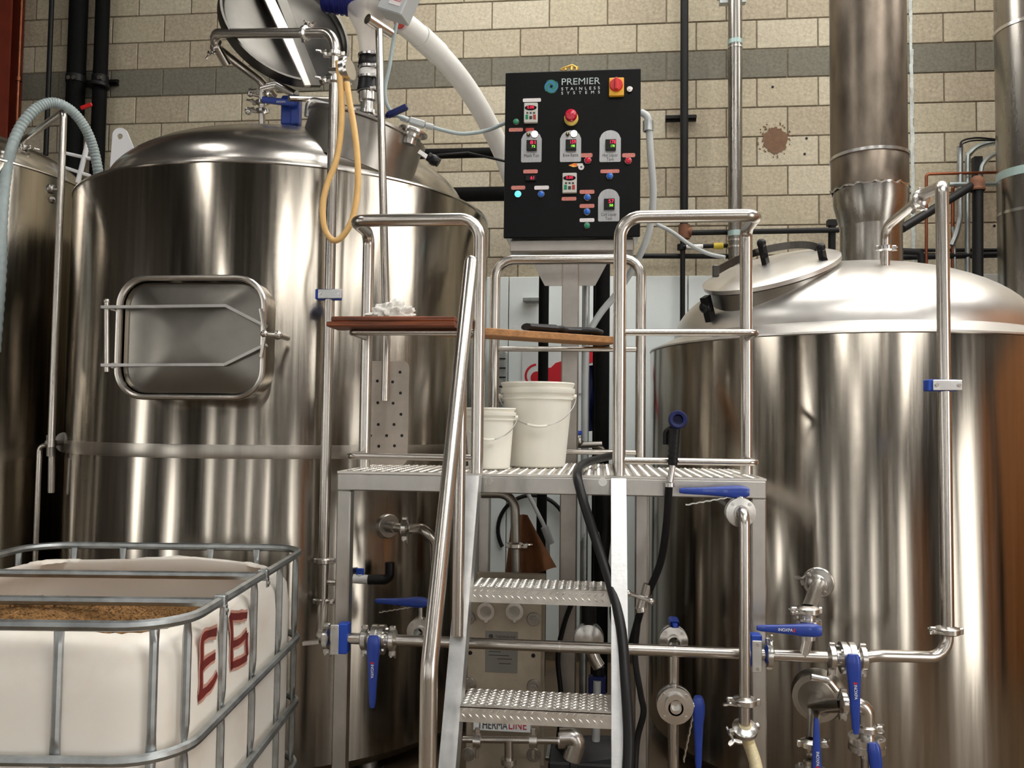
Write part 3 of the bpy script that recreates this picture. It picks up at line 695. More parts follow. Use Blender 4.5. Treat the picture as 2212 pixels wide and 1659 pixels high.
# black gloves on the plank
def glove(c, d, sgn, label):
    e = Vector(d).normalized(); s_ = ZV.cross(e)*sgn; b = MB(); c = Vector(c)
    b.tube([c-e*0.13, c-e*0.07, c-e*0.03, c+e*0.02], 0.04, 12, flat=0.45, rfun=lambda t: 0.034+0.010*t)
    for k, (o_, L) in enumerate(((-0.030, 0.065), (-0.010, 0.078), (0.010, 0.075), (0.029, 0.058))):
        b.tube([c+e*0.01+s_*o_, c+e*(0.01+L*0.55)+s_*o_*1.15+ZV*0.004, c+e*(0.01+L)+s_*o_*1.25-ZV*0.004], 0.0105, 8)
    b.tube([c-e*0.03+s_*0.03, c+e*0.0+s_*0.055, c+e*0.03+s_*0.062], 0.0115, 8)
    solo('work_glove', b, 'glove_black', label, 'glove', smooth=60)
gz = lambda t: pa.lerp(pb, t)+ZV*0.057
glove(gz(0.66), dirp+sd*0.1, 1, 'black rubber glove lying palm down mid plank, nearer the wide bucket'); glove(gz(0.87)+sd*0.02+ZV*0.002, dirp*1-sd*0.15, -1, 'black rubber glove at the far tip of the tan plank')

# mash paddle -----------------------------------------------------------
zp0 = DZ
yp = 3.37
pT = P(785, 780, yp); pB = P(880, 1003, yp); px0, px1 = P(785, 900, yp).x, P(882, 900, yp).x; pz1 = zat(830, 780, yp)
MP = Thing('mash_paddle', ((px0+px1)/2, yp, DZ+0.005), 'perforated flat steel mash paddle with long tee handle leaning on the tun', 'paddle')
w_, h_ = px1-px0, pz1-(DZ+0.006); pcn = Vector(((px0+px1)/2, yp, DZ+0.006+h_/2))
bm = bmesh.new()
holes = [(797, 799), (864, 804), (815, 823), (848, 825), (798, 846), (865, 849), (816, 870), (849, 871), (799, 894), (866, 895), (817, 917), (851, 917), (800, 941), (835, 941), (868, 941), (818, 964), (852, 963)]
b = MB(); b.prism(rrect(w_, h_, 0.03, 5), pcn, XV, ZV, -0.003, 0.003); blade = MP.part('blade', b, 'paddle_steel', 'flat drilled steel blade')
for (hx_, hy_) in holes:
    q = P(hx_, hy_, yp-0.004); b = MB(); b.disc(Vector((q.x, yp, q.z)), YV, 0.0065, 0.0066, 10); MP.part('drain_hole', b, 'black_plastic', parent=blade)
ph0 = P(832, 866, yp-0.015); ph1 = P(819, 62, 3.46)
b = MB(); b.tube([(ph0.x, yp-0.018, ph0.z), (ph0.x+0.0, yp-0.012, ph0.z+0.25), ph1], 0.0165, 14); MP.part('handle', b, 'pipe_steel')
e_ = (P(846, 76, 3.52)-P(797, 55, 3.40)); tc_ = ph1
b = MB(); d_ = Vector((0.55, 0.8, -0.12)).normalized(); b.lathe([(0, -0.04), (0.018, -0.04), (0.018, -0.066), (0.0225, -0.066), (0.0225, 0.066), (0, 0.066)], tc_+ZV*0.01, d_, 18); MP.part('tee_grip', b, 'pipe_steel')

# buckets ----------------------------------------------------------------
def bucket(c, rt_, rb_, h, label, bail=True, ang=0.0):
    T = Thing('bucket', c, label, 'bucket', 'white plastic buckets on the platform'); c = Vector(c)
    L = lambda z: rb_+(rt_-rb_)*z/h
    b = MB(); b.lathe([(0, 0.004), (rb_-0.008, 0.0), (rb_, 0.006), (L(h*0.80), h*0.80), (L(h*.80)+0.006, h*0.80), (L(h*.8)+0.006, h*0.815), (L(h*.82), h*0.82), (L(h*0.87), h*0.87), (L(h*.87)+0.008, h*0.87), (rt_+0.007, h*0.885), (rt_+0.007, h*0.93), (L(h*0.935), h*0.935), (rt_, h*0.95), (rt_+0.006, h*0.985), (rt_+0.004, h), (rt_-0.004, h), (rt_-0.006, h*0.95), (rb_-0.006, 0.012), (0, 0.012)], c, ZV, 40); T.part('body', b, 'bucket_white')
    ex = Vector((math.cos(ang), math.sin(ang), 0)); ey = Vector((math.sin(ang), -math.cos(ang), 0)); zz = h*0.84; r = rt_+0.012
    pts = [c+ex*(r*math.cos(t))+ey*(r*1.0*math.sin(t))-ZV*(h*0.36*math.sin(t)**1.3)+ZV*zz for t in [math.pi*i/32 for i in range(33)]]
    b = MB(); b.tube(pts, 0.0022, 6); bl_ = T.part('bail', b, 'wire')
    b = MB(); b.tube(pts[14:20], 0.006, 8); T.part('grip', b, 'bucket_white', parent=bl_)
    for s_ in (-1, 1): b = MB(); b.cyl(c+ex*s_*(rt_-0.01)+ZV*zz, c+ex*s_*(rt_+0.014)+ZV*zz, 0.010, 10); T.part('ear', b, 'bucket_white')
    return T
bc = P(1159, 1003, 3.46); sc_ = 3.46/1800
bucket((P(1159, 930, 3.46).x, 3.50, DZ+0.004), 0.150, 0.118, zat(1159, 827, 3.40)-DZ, 'taller white bucket with wire handle beside the smaller bucket', ang=0.12)
bucket((P(1056, 950, 3.26).x, 3.28, DZ+0.004), 0.098, 0.082, zat(1056, 883, 3.22)-DZ, 'smaller white bucket half hidden behind the guard rail post', ang=0.1)

# ---------------------------------------------------------------- fittings
PR = 0.0195     # product pipe radius
def clamp(T, c, ax, wing, r=PR+0.016, parent=None, w=0.022):
    """tri-clamp: ring with a hinged ear and a wing nut towards `wing`"""
    c = Vector(c); ax = Vector(ax).normalized(); wing = Vector(wing); wing = (wing-ax*wing.dot(ax)).normalized(); s_ = ax.cross(wing)
    b = MB(); b.lathe([(r*0.55, -w*0.75), (r, -w*0.5), (r+0.005, -w*0.35), (r+0.005, w*0.35), (r, w*0.5), (r*0.55, w*0.75)], c, ax, 24)
    b.cbox(c+wing*(r+0.012), (0.020, 0.014, w*1.1), 0.003, (wing, s_, ax)); b.cbox(c-wing*(r+0.008), (0.014, 0.016, w), 0.003, (wing, s_, ax))
    o = T.part('clamp', b, 'cast_steel', parent=parent)
    b = MB(); q = c+wing*(r+0.018); b.cyl(q-s_*0.02, q+s_*0.034, 0.0045, 8)
    e = q+s_*0.032
    for k in (-1, 1):
        out = [(0.0, -0.005), (0.014, -0.009), (0.026, -0.006), (0.028, 0.002), (0.018, 0.006), (0.0, 0.006)]
        b.prism(out, e, (wing*0.8*k+s_*0.6).normalized(), (s_*0.8-wing*0.6*k).normalized(), -0.003, 0.003)
    b.ball(e, 0.008, 8)
    sub = T.part('wing_nut', b, 'cast_steel', parent=o if parent is None else parent); return o
def pipe(T, pts, r=PR, fr=0.05, m='pipe_steel', name='pipe', n=16, **kw):
    b = MB(); b.tube(fillet(pts, fr), r, n); return T.part(name, b, m, **kw)
def ring_weld(T, c, ax, r, parent=None):
    b = MB(); b.tube([Vector(c)-Vector(ax).normalized()*.003, Vector(c)+Vector(ax).normalized()*.003], r+0.001, 18); return T.part('weld', b, 'cast_steel', parent=parent)
def clip(c, face, up, label, mats=('pad_blue', 'alloy'), w=0.085, h=0.036, shift=(-0.014, 0, 0)):
    """pipe clip: blue plastic block clamped behind a drilled steel plate; face = towards viewer, up = plate long axis is face x up"""
    face = Vector(face).normalized(); up = Vector(up).normalized(); s_ = up.cross(face).normalized(); c = Vector(c)
    T = Thing('pipe_clip', c-face*0.07, label, 'pipe clip', 'blue padded pipe clips')
    b = MB(); b.cbox(c-face*0.004+Vector(shift), (w, 0.046, h), 0.003, (s_, face, up)); T.part('pad', b, mats[0], 'blue plastic block')
    b = MB(); b.cbox(c+face*0.024, (w, 0.005, h-0.004), 0.003, (s_, face, up)); pt = T.part('plate', b, mats[1])
    for k in (-1, 1):
        b = MB(); b.disc(c+face*0.028+s_*k*w*0.38, face, 0.006, 0.006, 8); T.part('screw', b, 'cast_steel', parent=pt)
    return T
def valve(c, ax, stem, hd, label, L=0.20, r=0.052, trig=True, wings=None, text=True, hw=0.036, group='blue handled butterfly valves', off=0.052, flip=False, clamps=True):
    tk = 1.55 if trig else 1.0
    c = Vector(c); ax = Vector(ax).normalized(); stem = Vector(stem).normalized(); hd = Vector(hd); hd = (hd-stem*hd.dot(stem)).normalized(); wd = stem.cross(hd)
    T = Thing('butterfly_valve', c, label, 'valve', group)
    b = MB(); b.lathe([(PR, -0.045), (PR+0.006, -0.045), (PR+0.006, -0.024), (r, -0.022), (r, -0.004), (r-0.006, -0.003), (r-0.006, 0.003), (r, 0.004), (r, 0.022), (PR+0.006, 0.024), (PR+0.006, 0.045), (PR, 0.045), (PR, -0.045)], c, ax, 32); body = T.part('body', b, 'cast_steel')
    e1, e2, _ = basis(ax)
    for i in range(4):
        a = R_(45+90*i); q = c+e1*(r-0.010)*math.cos(a)+e2*(r-0.010)*math.sin(a); b = MB(); b.cyl(q-ax*0.028, q+ax*0.028, 0.006, 6); T.part('bolt', b, 'cast_steel', parent=body)
    b = MB(); b.cyl(c+stem*(r-0.004), c+stem*(off+0.012), 0.010, 12); b.disc(c+stem*(r+0.001), stem, 0.016, 0.008, 16); T.part('stem', b, 'cast_steel')
    hc_ = c+stem*(off+0.014)
    sec = [(-0.030, 0.70, 0.016), (-0.018, 0.95, 0.024), (0.0, 1.0, 0.028), (0.03, 0.98, 0.027), (0.06, 0.86, 0.022), (L*0.6, 0.66, 0.017), (L*0.92, 0.50, 0.014), (L, 0.34, 0.010)]
    vs = []; m_ = 12
    for (u, ws, th) in sec:
        for j in range(m_):
            a = 2*math.pi*(j+0.5)/m_; cw = abs(math.cos(a))**0.6*math.copysign(1, math.cos(a)); sw = abs(math.sin(a))**0.6*math.copysign(1, math.sin(a))
            vs.append(hc_+hd*u+wd*(hw*0.5*ws*cw)+stem*(th*0.5*tk*sw+0.10*max(0, u-0.05)*(0 if flip else 0)))
    b = MB(); n = len(sec); b.add(vs, [(i*m_+j, i*m_+(j+1) % m_, (i+1)*m_+(j+1) % m_, (i+1)*m_+j) for i in range(n-1) for j in range(m_)]+[tuple(range(m_)), tuple((n-1)*m_+j for j in range(m_))])
    h = T.part('handle', b, 'valve_blue', 'tapered blue plastic lever', smooth=50)
    if trig:
        b = MB(); pts = []
        k = 14
        for i in range(k+1):
            u = 0.02+(L*0.80)*i/k; pts.append(hc_+hd*u-stem*(0.010+0.20*u+0.003*(i % 2)))
        for a_, c_ in zip(pts[:-1], pts[1:]): b.beam(a_, c_, hw*0.42, 0.004, up=stem)
        T.part('trigger', b, 'cast_steel', 'toothed steel grip under the lever', parent=h)
    if text:
        ey = wd if wd.dot(ZV) > 0.3 or wd.dot(XV) > 0.3 else -wd
        ex = hd if hd.cross(ey).dot(stem) > 0 else -hd
        T.text('lettering', 'INOXPA', hc_+hd*0.088+stem*0.0125, ex, ey, 0.014, 'print_white', parent=h, fit=0.046)
        b = MB(); b.box(hc_+hd*0.060+stem*0.0122, (0.006, 0.012, 0.0016), (ex, ey, stem)); T.part('lettering_mark', b, 'print_red', parent=h)
    if clamps:
        for k in (-1, 1): clamp(T, c+ax*k*0.050, ax, (wings or -stem), r=PR+0.015)
    return T

# ---------------------------------------------------------------- spray pipe up the front of the tun
YP = 3.46
xp = P(712, 637, YP).x
SP = Thing('spray_pipe', (xp, YP, zat(704, 1340, YP)), 'tall stainless spray pipe rising in front of the tun and bending over its dome', 'pipe')
zt1 = zat(712, 72, YP)
pA = Vector((xp, YP, zat(704, 1345, YP))); pTop = Vector((xp, YP, zt1)); pL = Pd(452, 72, 4.02); pM = Pd(470, 104, 4.05); pN = Pd(560, 172, 4.24); pE = Pd(568, 190, 4.26)
pipe(SP, [pA, pTop, pL, pL+(pM-pL)*2.2], r=0.0225, fr=[0.09, 0.05])
pipe(SP, [pM+(pN-pM)*0.05, pN, pE+(pN-pM)*0.3], r=0.022, fr=0.05)
clamp(SP, Pd(466, 96, 4.05), (pN-pM), -ZV, r=0.030); clamp(SP, Vector((xp, YP, zat(712, 118, YP))), ZV, -XV, r=0.030); clamp(SP, Vector((xp, YP, zat(712, 175, YP))), ZV, -XV, r=0.030)
clamp(SP, (pTop*0.22+pL*0.78)*0+pTop.lerp(pL, 0.22), pL-pTop, ZV, r=0.028)
for yy in (1212, 1300): clamp(SP, Vector((xp, YP, zat(704, yy, YP))), ZV, XV, r=0.028)
pipe(SP, [Vector((xp, YP, zat(704, 1258, YP))), Vector((xp+0.10, YP, zat(704, 1258, YP)))], r=0.012, fr=0)
# valve cluster on the dome below the bend
DV = Thing('dome_fitting', Pd(568, 266, 4.3), 'cluster of bright clamps and gauge fittings on the tun dome', 'fitting')
b = MB(); b.cyl(Pd(566, 270, 4.3), Pd(566, 185, 4.27), 0.017, 14); DV.part('stem', b, 'pipe_steel')
for (x, y, a) in ((566, 240, ZV), (565, 222, ZV), (572, 200, ZV)): clamp(DV, Pd(x, y, 4.29), a, -XV, r=0.026)
b = MB(); b.tube(fillet([Pd(566, 190, 4.27), Pd(598, 182, 4.25), Pd(640, 205, 4.2)], 0.04), 0.022, 12); DV.part('elbow', b, 'cast_steel')
b = MB(); b.ball(Pd(537, 240, 4.27), 0.020, 12); b.cyl(Pd(537, 240, 4.27), Pd(560, 240, 4.28), 0.009, 8); b.ball(Pd(541, 203, 4.27), 0.017, 12); b.cyl(Pd(541, 203, 4.27), Pd(562, 208, 4.28), 0.009, 8); DV.part('bleed_knob', b, 'cast_steel')
BV = Thing('lever_valve', Pd(628, 268, 4.2), 'bright blue tee shaped lever valve standing on the dome', 'valve')
b = MB(); b.cbox(Pd(628, 240, 4.2), (0.09, 0.045, 0.15), 0.008); b.cbox(Pd(640, 240, 4.185), (0.045, 0.05, 0.15), 0.006); BV.part('body', b, 'valve_blue')
b = MB(); b.beam(Pd(566, 215, 4.14), Pd(640, 224, 4.14), 0.026, 0.030, ch=0.006); b.beam(Pd(630, 224, 4.14), Pd(630, 226, 4.2), 0.03, 0.03); lv = BV.part('lever', b, 'valve_blue')
BV.text('lettering', 'INOXPA', Pd(607, 220, 4.124), CR, CU, 0.014, 'print_white', parent=lv, fit=0.045)
clip(Vector((xp+0.01, YP-0.004, zat(712, 637, YP))), -YV, ZV, 'blue padded clip holding the spray pipe beside the dark red board', w=0.105, h=0.044)
# gauge disc and latex tubing hung over it
GA = Thing('pressure_gauge', Pd(752, 160, 3.36), 'round steel gauge clamped beside the spray pipe top', 'gauge')
b = MB(); b.disc(Pd(749, 150, 3.36), Vector((0.9, -0.25, 0.1)), 0.048, 0.03, 28, 0.004); b.disc(Pd(754, 152, 3.35), Vector((0.9, -0.25, 0.1)), 0.040, 0.016, 28); GA.part('dial', b, 'cast_steel')
b = MB(); b.beam(Pd(749, 168, 3.37), Pd(752, 186, 3.37), 0.022, 0.03); b.cyl(Pd(745, 152, 3.37), Pd(714, 152, 3.44), 0.012, 10); GA.part('stem', b, 'cast_steel')
YT = 3.36
tub = [(730, 132), (736, 190), (738, 260), (728, 340), (706, 400), (697, 450), (702, 495), (720, 519), (742, 508), (762, 470), (772, 410), (772, 340), (764, 270), (755, 220), (749, 178)]
b = MB(); b.tube(smooth_path([Pd(x, y, 3.34) for x, y in tub], 7), 0.0125, 12); solo('latex_tube', b, 'latex_hose', 'amber rubber tube hanging in a long loop from the spray pipe', 'tube')

# ---------------------------------------------------------------- header pipe along the platform front
YH = 2.925
HP = Thing('header_pipe', P(700, 1382, YH), 'long stainless header pipe running level behind the steps', 'pipe')
h0_ = P(684, 1376, YH); h1_ = P(1860, 1422, YH); zH = lambda x: h0_.lerp(h1_, (x-684)/(1860-684))
pe = P(1900, 1420, YH+0.06); 
YQ = 2.98
xq = P(2040, 840, YQ).x
pe2 = Vector((xq, YQ, P(2040, 1420, YQ).z))
b = MB(); b.tube(fillet([Vector((xp, YP, zat(704, 1330, YP))), Vector((xp, YP, h0_.z)), h0_+XV*0.015, h1_, P(1893, 1416, YH), pe2, Vector((xq, YQ, pe2.z+0.14))], [0.07, 0.05, 0.2, 0.2, 0.075]), PR, 16); HP.part('pipe', b, 'pipe_steel')
for x, wg in ((708, -ZV), (1672, ZV)): clamp(HP, zH(x), h1_-h0_, wg)
clamp(HP, Vector((xq, YQ, P(2040, 1362, YQ).z)), ZV, -XV)
for x in (950, 1228, 1475): ring_weld(HP, zH(x), h1_-h0_, PR, None)
b = MB(); b.beam(P(655, 1390, YH-.02), P(690, 1386, YH-.02), 0.018, 0.012); HP.part('drain_stub', b, 'cast_steel')
clip(zH(731)-YV*0.005, -YV, XV, 'blue padded clip fixing the header pipe to the platform leg by the tote', w=0.105, h=0.034, shift=(0.026, 0, 0.002))
clip(zH(1644)-YV*0.005, -YV, XV, 'blue padded clip fixing the header pipe to the leg beside the kettle', w=0.105, h=0.036, shift=(0, 0, 0.016))
pdir = (h1_-h0_).normalized()
valve(zH(826), pdir, -YV, -ZV, 'blue handled valve hanging on the header pipe between tote and steps', L=0.215, trig=False, wings=-ZV, off=0.054, hw=0.044)
valve(zH(1832), pdir, -YV, -ZV+XV*0.03, 'blue handled valve hanging from the header pipe in front of the kettle port', L=0.225, trig=False, wings=-ZV, off=0.054, hw=0.046)
# down pipe under the header with two valves
DP = Thing('drain_pipe', P(1456, 1659, 2.99)*1.0, 'upright stainless drain pipe behind the header pipe', 'pipe')
xd = P(1455, 1500, 3.0).x
DP.base = Vector((xd, 3.0, 0)); DP.o.location = DP.base
pipe(DP, [Vector((xd, 3.0, 0.0)), Vector((xd, 3.0, zat(1455, 1480, 3.0)))], r=0.019); pipe(DP, [Vector((xd, 3.0, zat(1455, 1480, 3.0))), Vector((xd, 3.0, zat(1455, 1385, 3.0)))], r=0.019)
valve(Vector((xd, 2.955, zat(1455, 1521, 2.955))), YV, XV, -ZV+XV*0.22, 'valve facing forward low on the drain pipe, blue trigger lever hanging', L=0.215, r=0.062, text=False, off=0.066, clamps=False)
valve(Vector((xd, 3.02, zat(1457, 1382, 3.02))), YV, ZV, -YV+ZV*.0, 'small valve behind the header pipe with a short blue lever pointing forward', L=0.075, r=0.050, trig=False, text=False, off=0.052, clamps=False)
qf = Vector((xd, 2.925, zat(1455, 1521, 2.925))); b = MB(); b.ring(qf, YV, 0.018, 0.036, 0.03); b.disc(qf+YV*0.012, YV, 0.020, 0.004, 16); DP.part('bore_ring', b, 'cast_steel')
# sample pipe on the platform corner
yq2 = 2.86
xs_ = P(1607, 1300, yq2).x
SM = Thing('outlet_pipe', Vector((xs_, yq2, zat(1607, 1590, yq2))), 'upright stainless outlet pipe ending in the braided cream hose', 'pipe')
pipe(SM, [Vector((xs_, yq2+0.10, zat(1606, 1108, yq2))), Vector((xs_, yq2-0.01, zat(1606, 1106, yq2))), Vector((xs_, yq2-0.012, zat(1606, 1560, yq2)))], r=0.0185, fr=0.045)
b = MB(); b.lathe([(0.030, 0), (0.030, 0.02), (0.022, 0.03), (0.02, 0.06)], Vector((xs_, yq2-0.01, zat(1606, 1118, yq2)-0.0)), -YV, 20); 
clamp(SM, Vector((xs_, yq2-0.012, zat(1606, 1512, yq2))), ZV, -XV); clamp(SM, Vector((xs_, yq2-0.012, zat(1606, 1572, yq2))), ZV-YV*.6, -XV-ZV*.6, r=0.036)
b = MB(); hs = [Vector((xs_, yq2-0.02, zat(1606, 1562, yq2))), Pd(1616, 1600, 2.86), Pd(1632, 1650, 2.8), Pd(1642, 1720, 2.74), Pd(1640, 1900, 2.7)]
b.tube(smooth_path(hs, 8), 0.021, 16); solo('braided_hose', b, 'braid_hose', 'braided cream hose clamped under the outlet pipe', 'hose')
valve(Vector((xs_+0.0, yq2+0.075, zat(1606, 1108, yq2+.05))), YV, ZV, -XV+ZV*0.02, 'valve at the platform corner with a blue trigger lever on top', L=0.205, r=0.050, text=False, off=0.055, clamps=False)
b = MB(); b.tube(fillet([Vector((xs_, yq2+0.115, zat(1606, 1108, yq2))), Vector((xs_, 3.7, zat(1606, 1108, yq2)))], 0), 0.019, 14); SM.part('branch', b, 'pipe_steel')

# ---------------------------------------------------------------- kettle pipe on the right
KP = Thing('kettle_pipe', Vector((xq, YQ, P(2040, 1362, YQ).z)), 'tall stainless pipe rising in front of the kettle and looping over its dome', 'pipe')
zk = zat(2028, 402, YQ)
k1 = Vector((xq, YQ, zk)); k2 = Pd(1995, 424, 3.40); k3 = Pd(1912, 492, 3.72); k4 = Pd(1912, 585, 3.74)
pipe(KP, [Vector((xq, YQ, P(2040, 1366, YQ).z)), k1, k2+ZV*0.01], r=0.0215, fr=0.035); pipe(KP, [k2, k3, k4], r=0.0205, fr=0.07)
clamp(KP, k2.lerp(k3, 0.06), k3-k2, -ZV, r=0.03); clamp(KP, Pd(1912, 536, 3.73), ZV, XV, r=0.026)
clip(Vector((xq, YQ-0.004, zat(2040, 833, YQ))), -YV, ZV, 'blue padded clip on the tall pipe in front of the kettle', w=0.095, h=0.040)
# upper nozzle and its valve
on = on_cyl(1768, 1258, C2, R2); nn2 = Vector((on.x-C2[0], on.y-C2[1], 0)).normalized()
UN = Thing('kettle_inlet', on, 'bent inlet pipe from a round flange down to the header', 'pipe')
b = MB(); b.disc(on+nn2*0.006, nn2, 0.062, 0.014, 30, .004); b.ring(on+nn2*0.03, nn2, 0.02, 0.044, 0.03); UN.part('flange', b, 'cast_steel')
vx = P(1743, 1350, YH-0.005); vtop = P(1744, 1312, YH)
pipe(UN, [on+nn2*0.03, Vector((vtop.x, vtop.y+0.00, on.z+0.005)), Vector((vtop.x, vtop.y, vtop.z))], r=0.024, fr=0.06)
clamp(UN, on+nn2*0.042, nn2, ZV-XV, r=0.034); clamp(UN, Vector((vtop.x, vtop.y, P(1742, 1318, YH).z)), ZV, -XV+YV*-.2)
valve(Vector((vtop.x, YH, P(1743, 1352, YH).z)), ZV, -YV, -XV+ZV*.01, 'valve under the bent kettle inlet with blue lever pointing at the platform', L=0.178, r=0.045, trig=False, off=0.048, clamps=False, hw=0.042)
pipe(UN, [Vector((vtop.x, vtop.y, P(1743, 1376, YH).z)), zH(1743)], r=0.0195, fr=0)
# lower outlet port
po = on_cyl(1768, 1500, C2, R2); np2 = Vector((po.x-C2[0], po.y-C2[1], 0)).normalized()
LO = Thing('kettle_outlet', po, 'twin outlet pipes branching from the round kettle port', 'pipe')
b = MB(); b.lathe([(0.0, 0.05), (0.085, 0.05), (0.092, 0.055), (0.092, 0.02), (0.105, 0.0), (0.115, -0.02)], po, np2, 36); LO.part('port', b, 'lid_steel', 'round recessed outlet port')
b = MB(); b.ring(po+np2*0.055, np2, 0.070, 0.092, 0.016); LO.part('port_ring', b, 'cast_steel')
yl = 2.98
pipe(LO, [po+np2*0.04, po+np2*0.13-ZV*0.01, P(1832, 1522, yl), Vector((P(1872, 1560, yl).x, yl, P(1868, 1524, yl).z)), Vector((P(1872, 1570, yl).x, yl, P(1872, 1585, yl).z))], r=0.026, fr=[0.05, 0.05, 0.07])
pipe(LO, [po+np2*0.10-ZV*0.02, Vector((P(1752, 1560, yl).x, yl, po.z-0.03)), Vector((P(1750, 1620, yl).x, yl, P(1750, 1600, yl).z))], r=0.024, fr=0.05)
b = MB(); b.tube(fillet([P(1752, 1462, yl), P(1790, 1470, yl), P(1808, 1492, yl)], 0.03), 0.011, 10); LO.part('port_latch', b, 'cast_steel')
clamp(LO, P(1822, 1518, yl), XV, -ZV, r=0.032); 
c3 = Vector((P(1872, 1572, yl).x, yl, P(1872, 1574, yl).z)); clamp(LO, c3, ZV, XV, r=0.03)
valve(Vector((c3.x, yl, P(1872, 1606, yl).z)), ZV, -YV, -ZV+XV*.12, 'blue handled valve under the curved outlet, lever dropping out of the picture', L=0.20, r=0.060, trig=False, off=0.062, clamps=False, hw=0.042)
pipe(LO, [Vector((c3.x, yl, P(1872, 1620, yl).z)), Vector((c3.x, yl, 0.1))], r=0.0195, fr=0)
xv2 = P(1750, 1620, yl).x
valve(Vector((xv2, yl-0.01, P(1750, 1672, yl).z)), ZV, -YV, ZV, 'blue handled valve beside the outlet, lever standing upright', L=0.215, r=0.052, trig=False, off=0.060, clamps=False, hw=0.036)
clamp(LO, Vector((xv2, yl-0.01, P(1750, 1604, yl).z)), ZV, XV, r=0.032); pipe(LO, [Vector((xv2, yl-0.01, P(1750, 1640, yl).z)), Vector((xv2, yl-0.01, 0.1))], r=0.0195, fr=0)

# ---------------------------------------------------------------- hoses
b = MB(); hs = [Pd(1322, 984, 3.62), Pd(1290, 992, 3.45), Pd(1258, 1004, 3.2), Pd(1247, 1024, 2.93), Pd(1258, 1075, 2.84), Pd(1285, 1160, 2.80), Pd(1318, 1260, 2.72), Pd(1342, 1360, 2.62), Pd(1352, 1480, 2.52), Pd(1358, 1600, 2.45), Pd(1352, 1720, 2.4)]
b.tube(smooth_path(hs, 8), 0.0165, 14); solo('wash_hose', b, 'black_rubber', 'thick black hose draped over the deck edge and down past the steps', 'hose')
b = MB(); b.tube(smooth_path([Pd(1445, 1050, 2.90), Pd(1440, 1130, 2.93), Pd(1428, 1210, 2.98), Pd(1404, 1272, 3.02), Pd(1390, 1300, 3.04), Pd(1378, 1340, 3.06), Pd(1362, 1400, 3.1)], 8), 0.0135, 12); solo('spray_hose', b, 'black_rubber', 'slim black hose hanging from the blue spray nozzle', 'hose')
NZ = Thing('spray_nozzle', Pd(1446, 1055, 2.90), 'dark blue spray nozzle resting upright against the toe bar', 'spray nozzle')
b = MB(); b.tube([Pd(1453, 1004, 2.92), Pd(1458, 925, 2.92)], 0.0185, 14, rfun=lambda t: 0.0165+0.004*t)
for i in range(6):
    q = Pd(1453, 1004, 2.92).lerp(Pd(1458, 925, 2.92), 0.1+0.14*i); b.disc(q, ZV, 0.0205, 0.006, 14)
NZ.part('grip', b, 'black_rubber')
b = MB(); b.lathe([(0.012, -0.03), (0.022, -0.03), (0.031, 0.0), (0.033, 0.028), (0.028, 0.036), (0.018, 0.034), (0.016, 0.01), (0, 0.008)], Pd(1463, 909, 2.92), -YV+ZV*0.15, 24); NZ.part('head', b, 'dark_blue')
b = MB(); b.tube(fillet([Pd(1457, 920, 2.94), Pd(1438, 932, 2.94), Pd(1438, 960, 2.94)], 0.02), 0.011, 10); NZ.part('trigger', b, 'black_plastic')
b = MB(); b.cyl(Pd(1453, 1006, 2.92), Pd(1447, 1042, 2.91), 0.0115, 12); NZ.part('swivel', b, 'cast_steel')
b = MB(); b.ring(Pd(1446, 1047, 2.905), ZV, 0.012, 0.019, 0.014); b.cbox(Pd(1453, 1048, 2.90), (0.012, 0.012, 0.014), .002); NZ.part('hose_clip', b, 'cast_steel')
# tap where the slim hose meets
TP = Thing('hose_tap', Pd(1388, 1305, 3.02), 'small steel hose tap with tee handle beside the slim black hose', 'tap')
b = MB(); b.cyl(Pd(1400, 1262, 3.02), Pd(1384, 1320, 3.02), 0.017, 12); b.ring(Pd(1384, 1316, 3.02), ZV-XV*.2, 0.012, 0.021, 0.016); TP.part('body', b, 'cast_steel')
b = MB(); b.cyl(Pd(1354, 1280, 3.0), Pd(1410, 1300, 3.0), 0.008, 10); b.ball(Pd(1356, 1281, 3.0), 0.014, 10); b.ball(Pd(1406, 1299, 3.0), 0.014, 10); TP.part('tee_handle', b, 'cast_steel')
b = MB(); b.tube(smooth_path([Pd(1378, 1340, 3.06), Pd(1372, 1420, 3.05), Pd(1384, 1500, 3.0), Pd(1390, 1540, 2.98), Pd(1376, 1600, 2.98), Pd(1370, 1700, 2.95)], 8), 0.0115, 10); solo('drain_hose', b, 'black_rubber', 'thin black hose trailing below the hose tap', 'hose')

# ---------------------------------------------------------------- control panel
YC = 4.0
tl, tr_, bl_, br_ = P(1093, 155, YC), P(1387, 150, YC), P(1087, 512, YC), P(1380, 514, YC)
cx0 = (tl.x+bl_.x)/2; cx1 = (tr_.x+br_.x)/2; cz1 = (tl.z+tr_.z)/2; cz0 = (bl_.z+br_.z)/2
cw, chh = cx1-cx0, cz1-cz0; cc = Vector(((cx0+cx1)/2, YC, (cz0+cz1)/2))
CP = Thing('control_panel', Vector((P(1232, 900, 4.14).x, 4.14, 0)), 'black control panel box with lit buttons on a steel post', 'control panel')
b = MB(); b.cbox(cc+YV*0.12, (cw-0.012, 0.22, chh-0.012), 0.006); CP.part('enclosure', b, 'panel_edge', 'bare steel box behind the black door')
b = MB(); b.cbox(cc+YV*0.004, (cw, 0.014, chh), 0.004); cdoor = CP.part('door', b, 'panel_black', 'black enamel door')
YS = YC-0.003
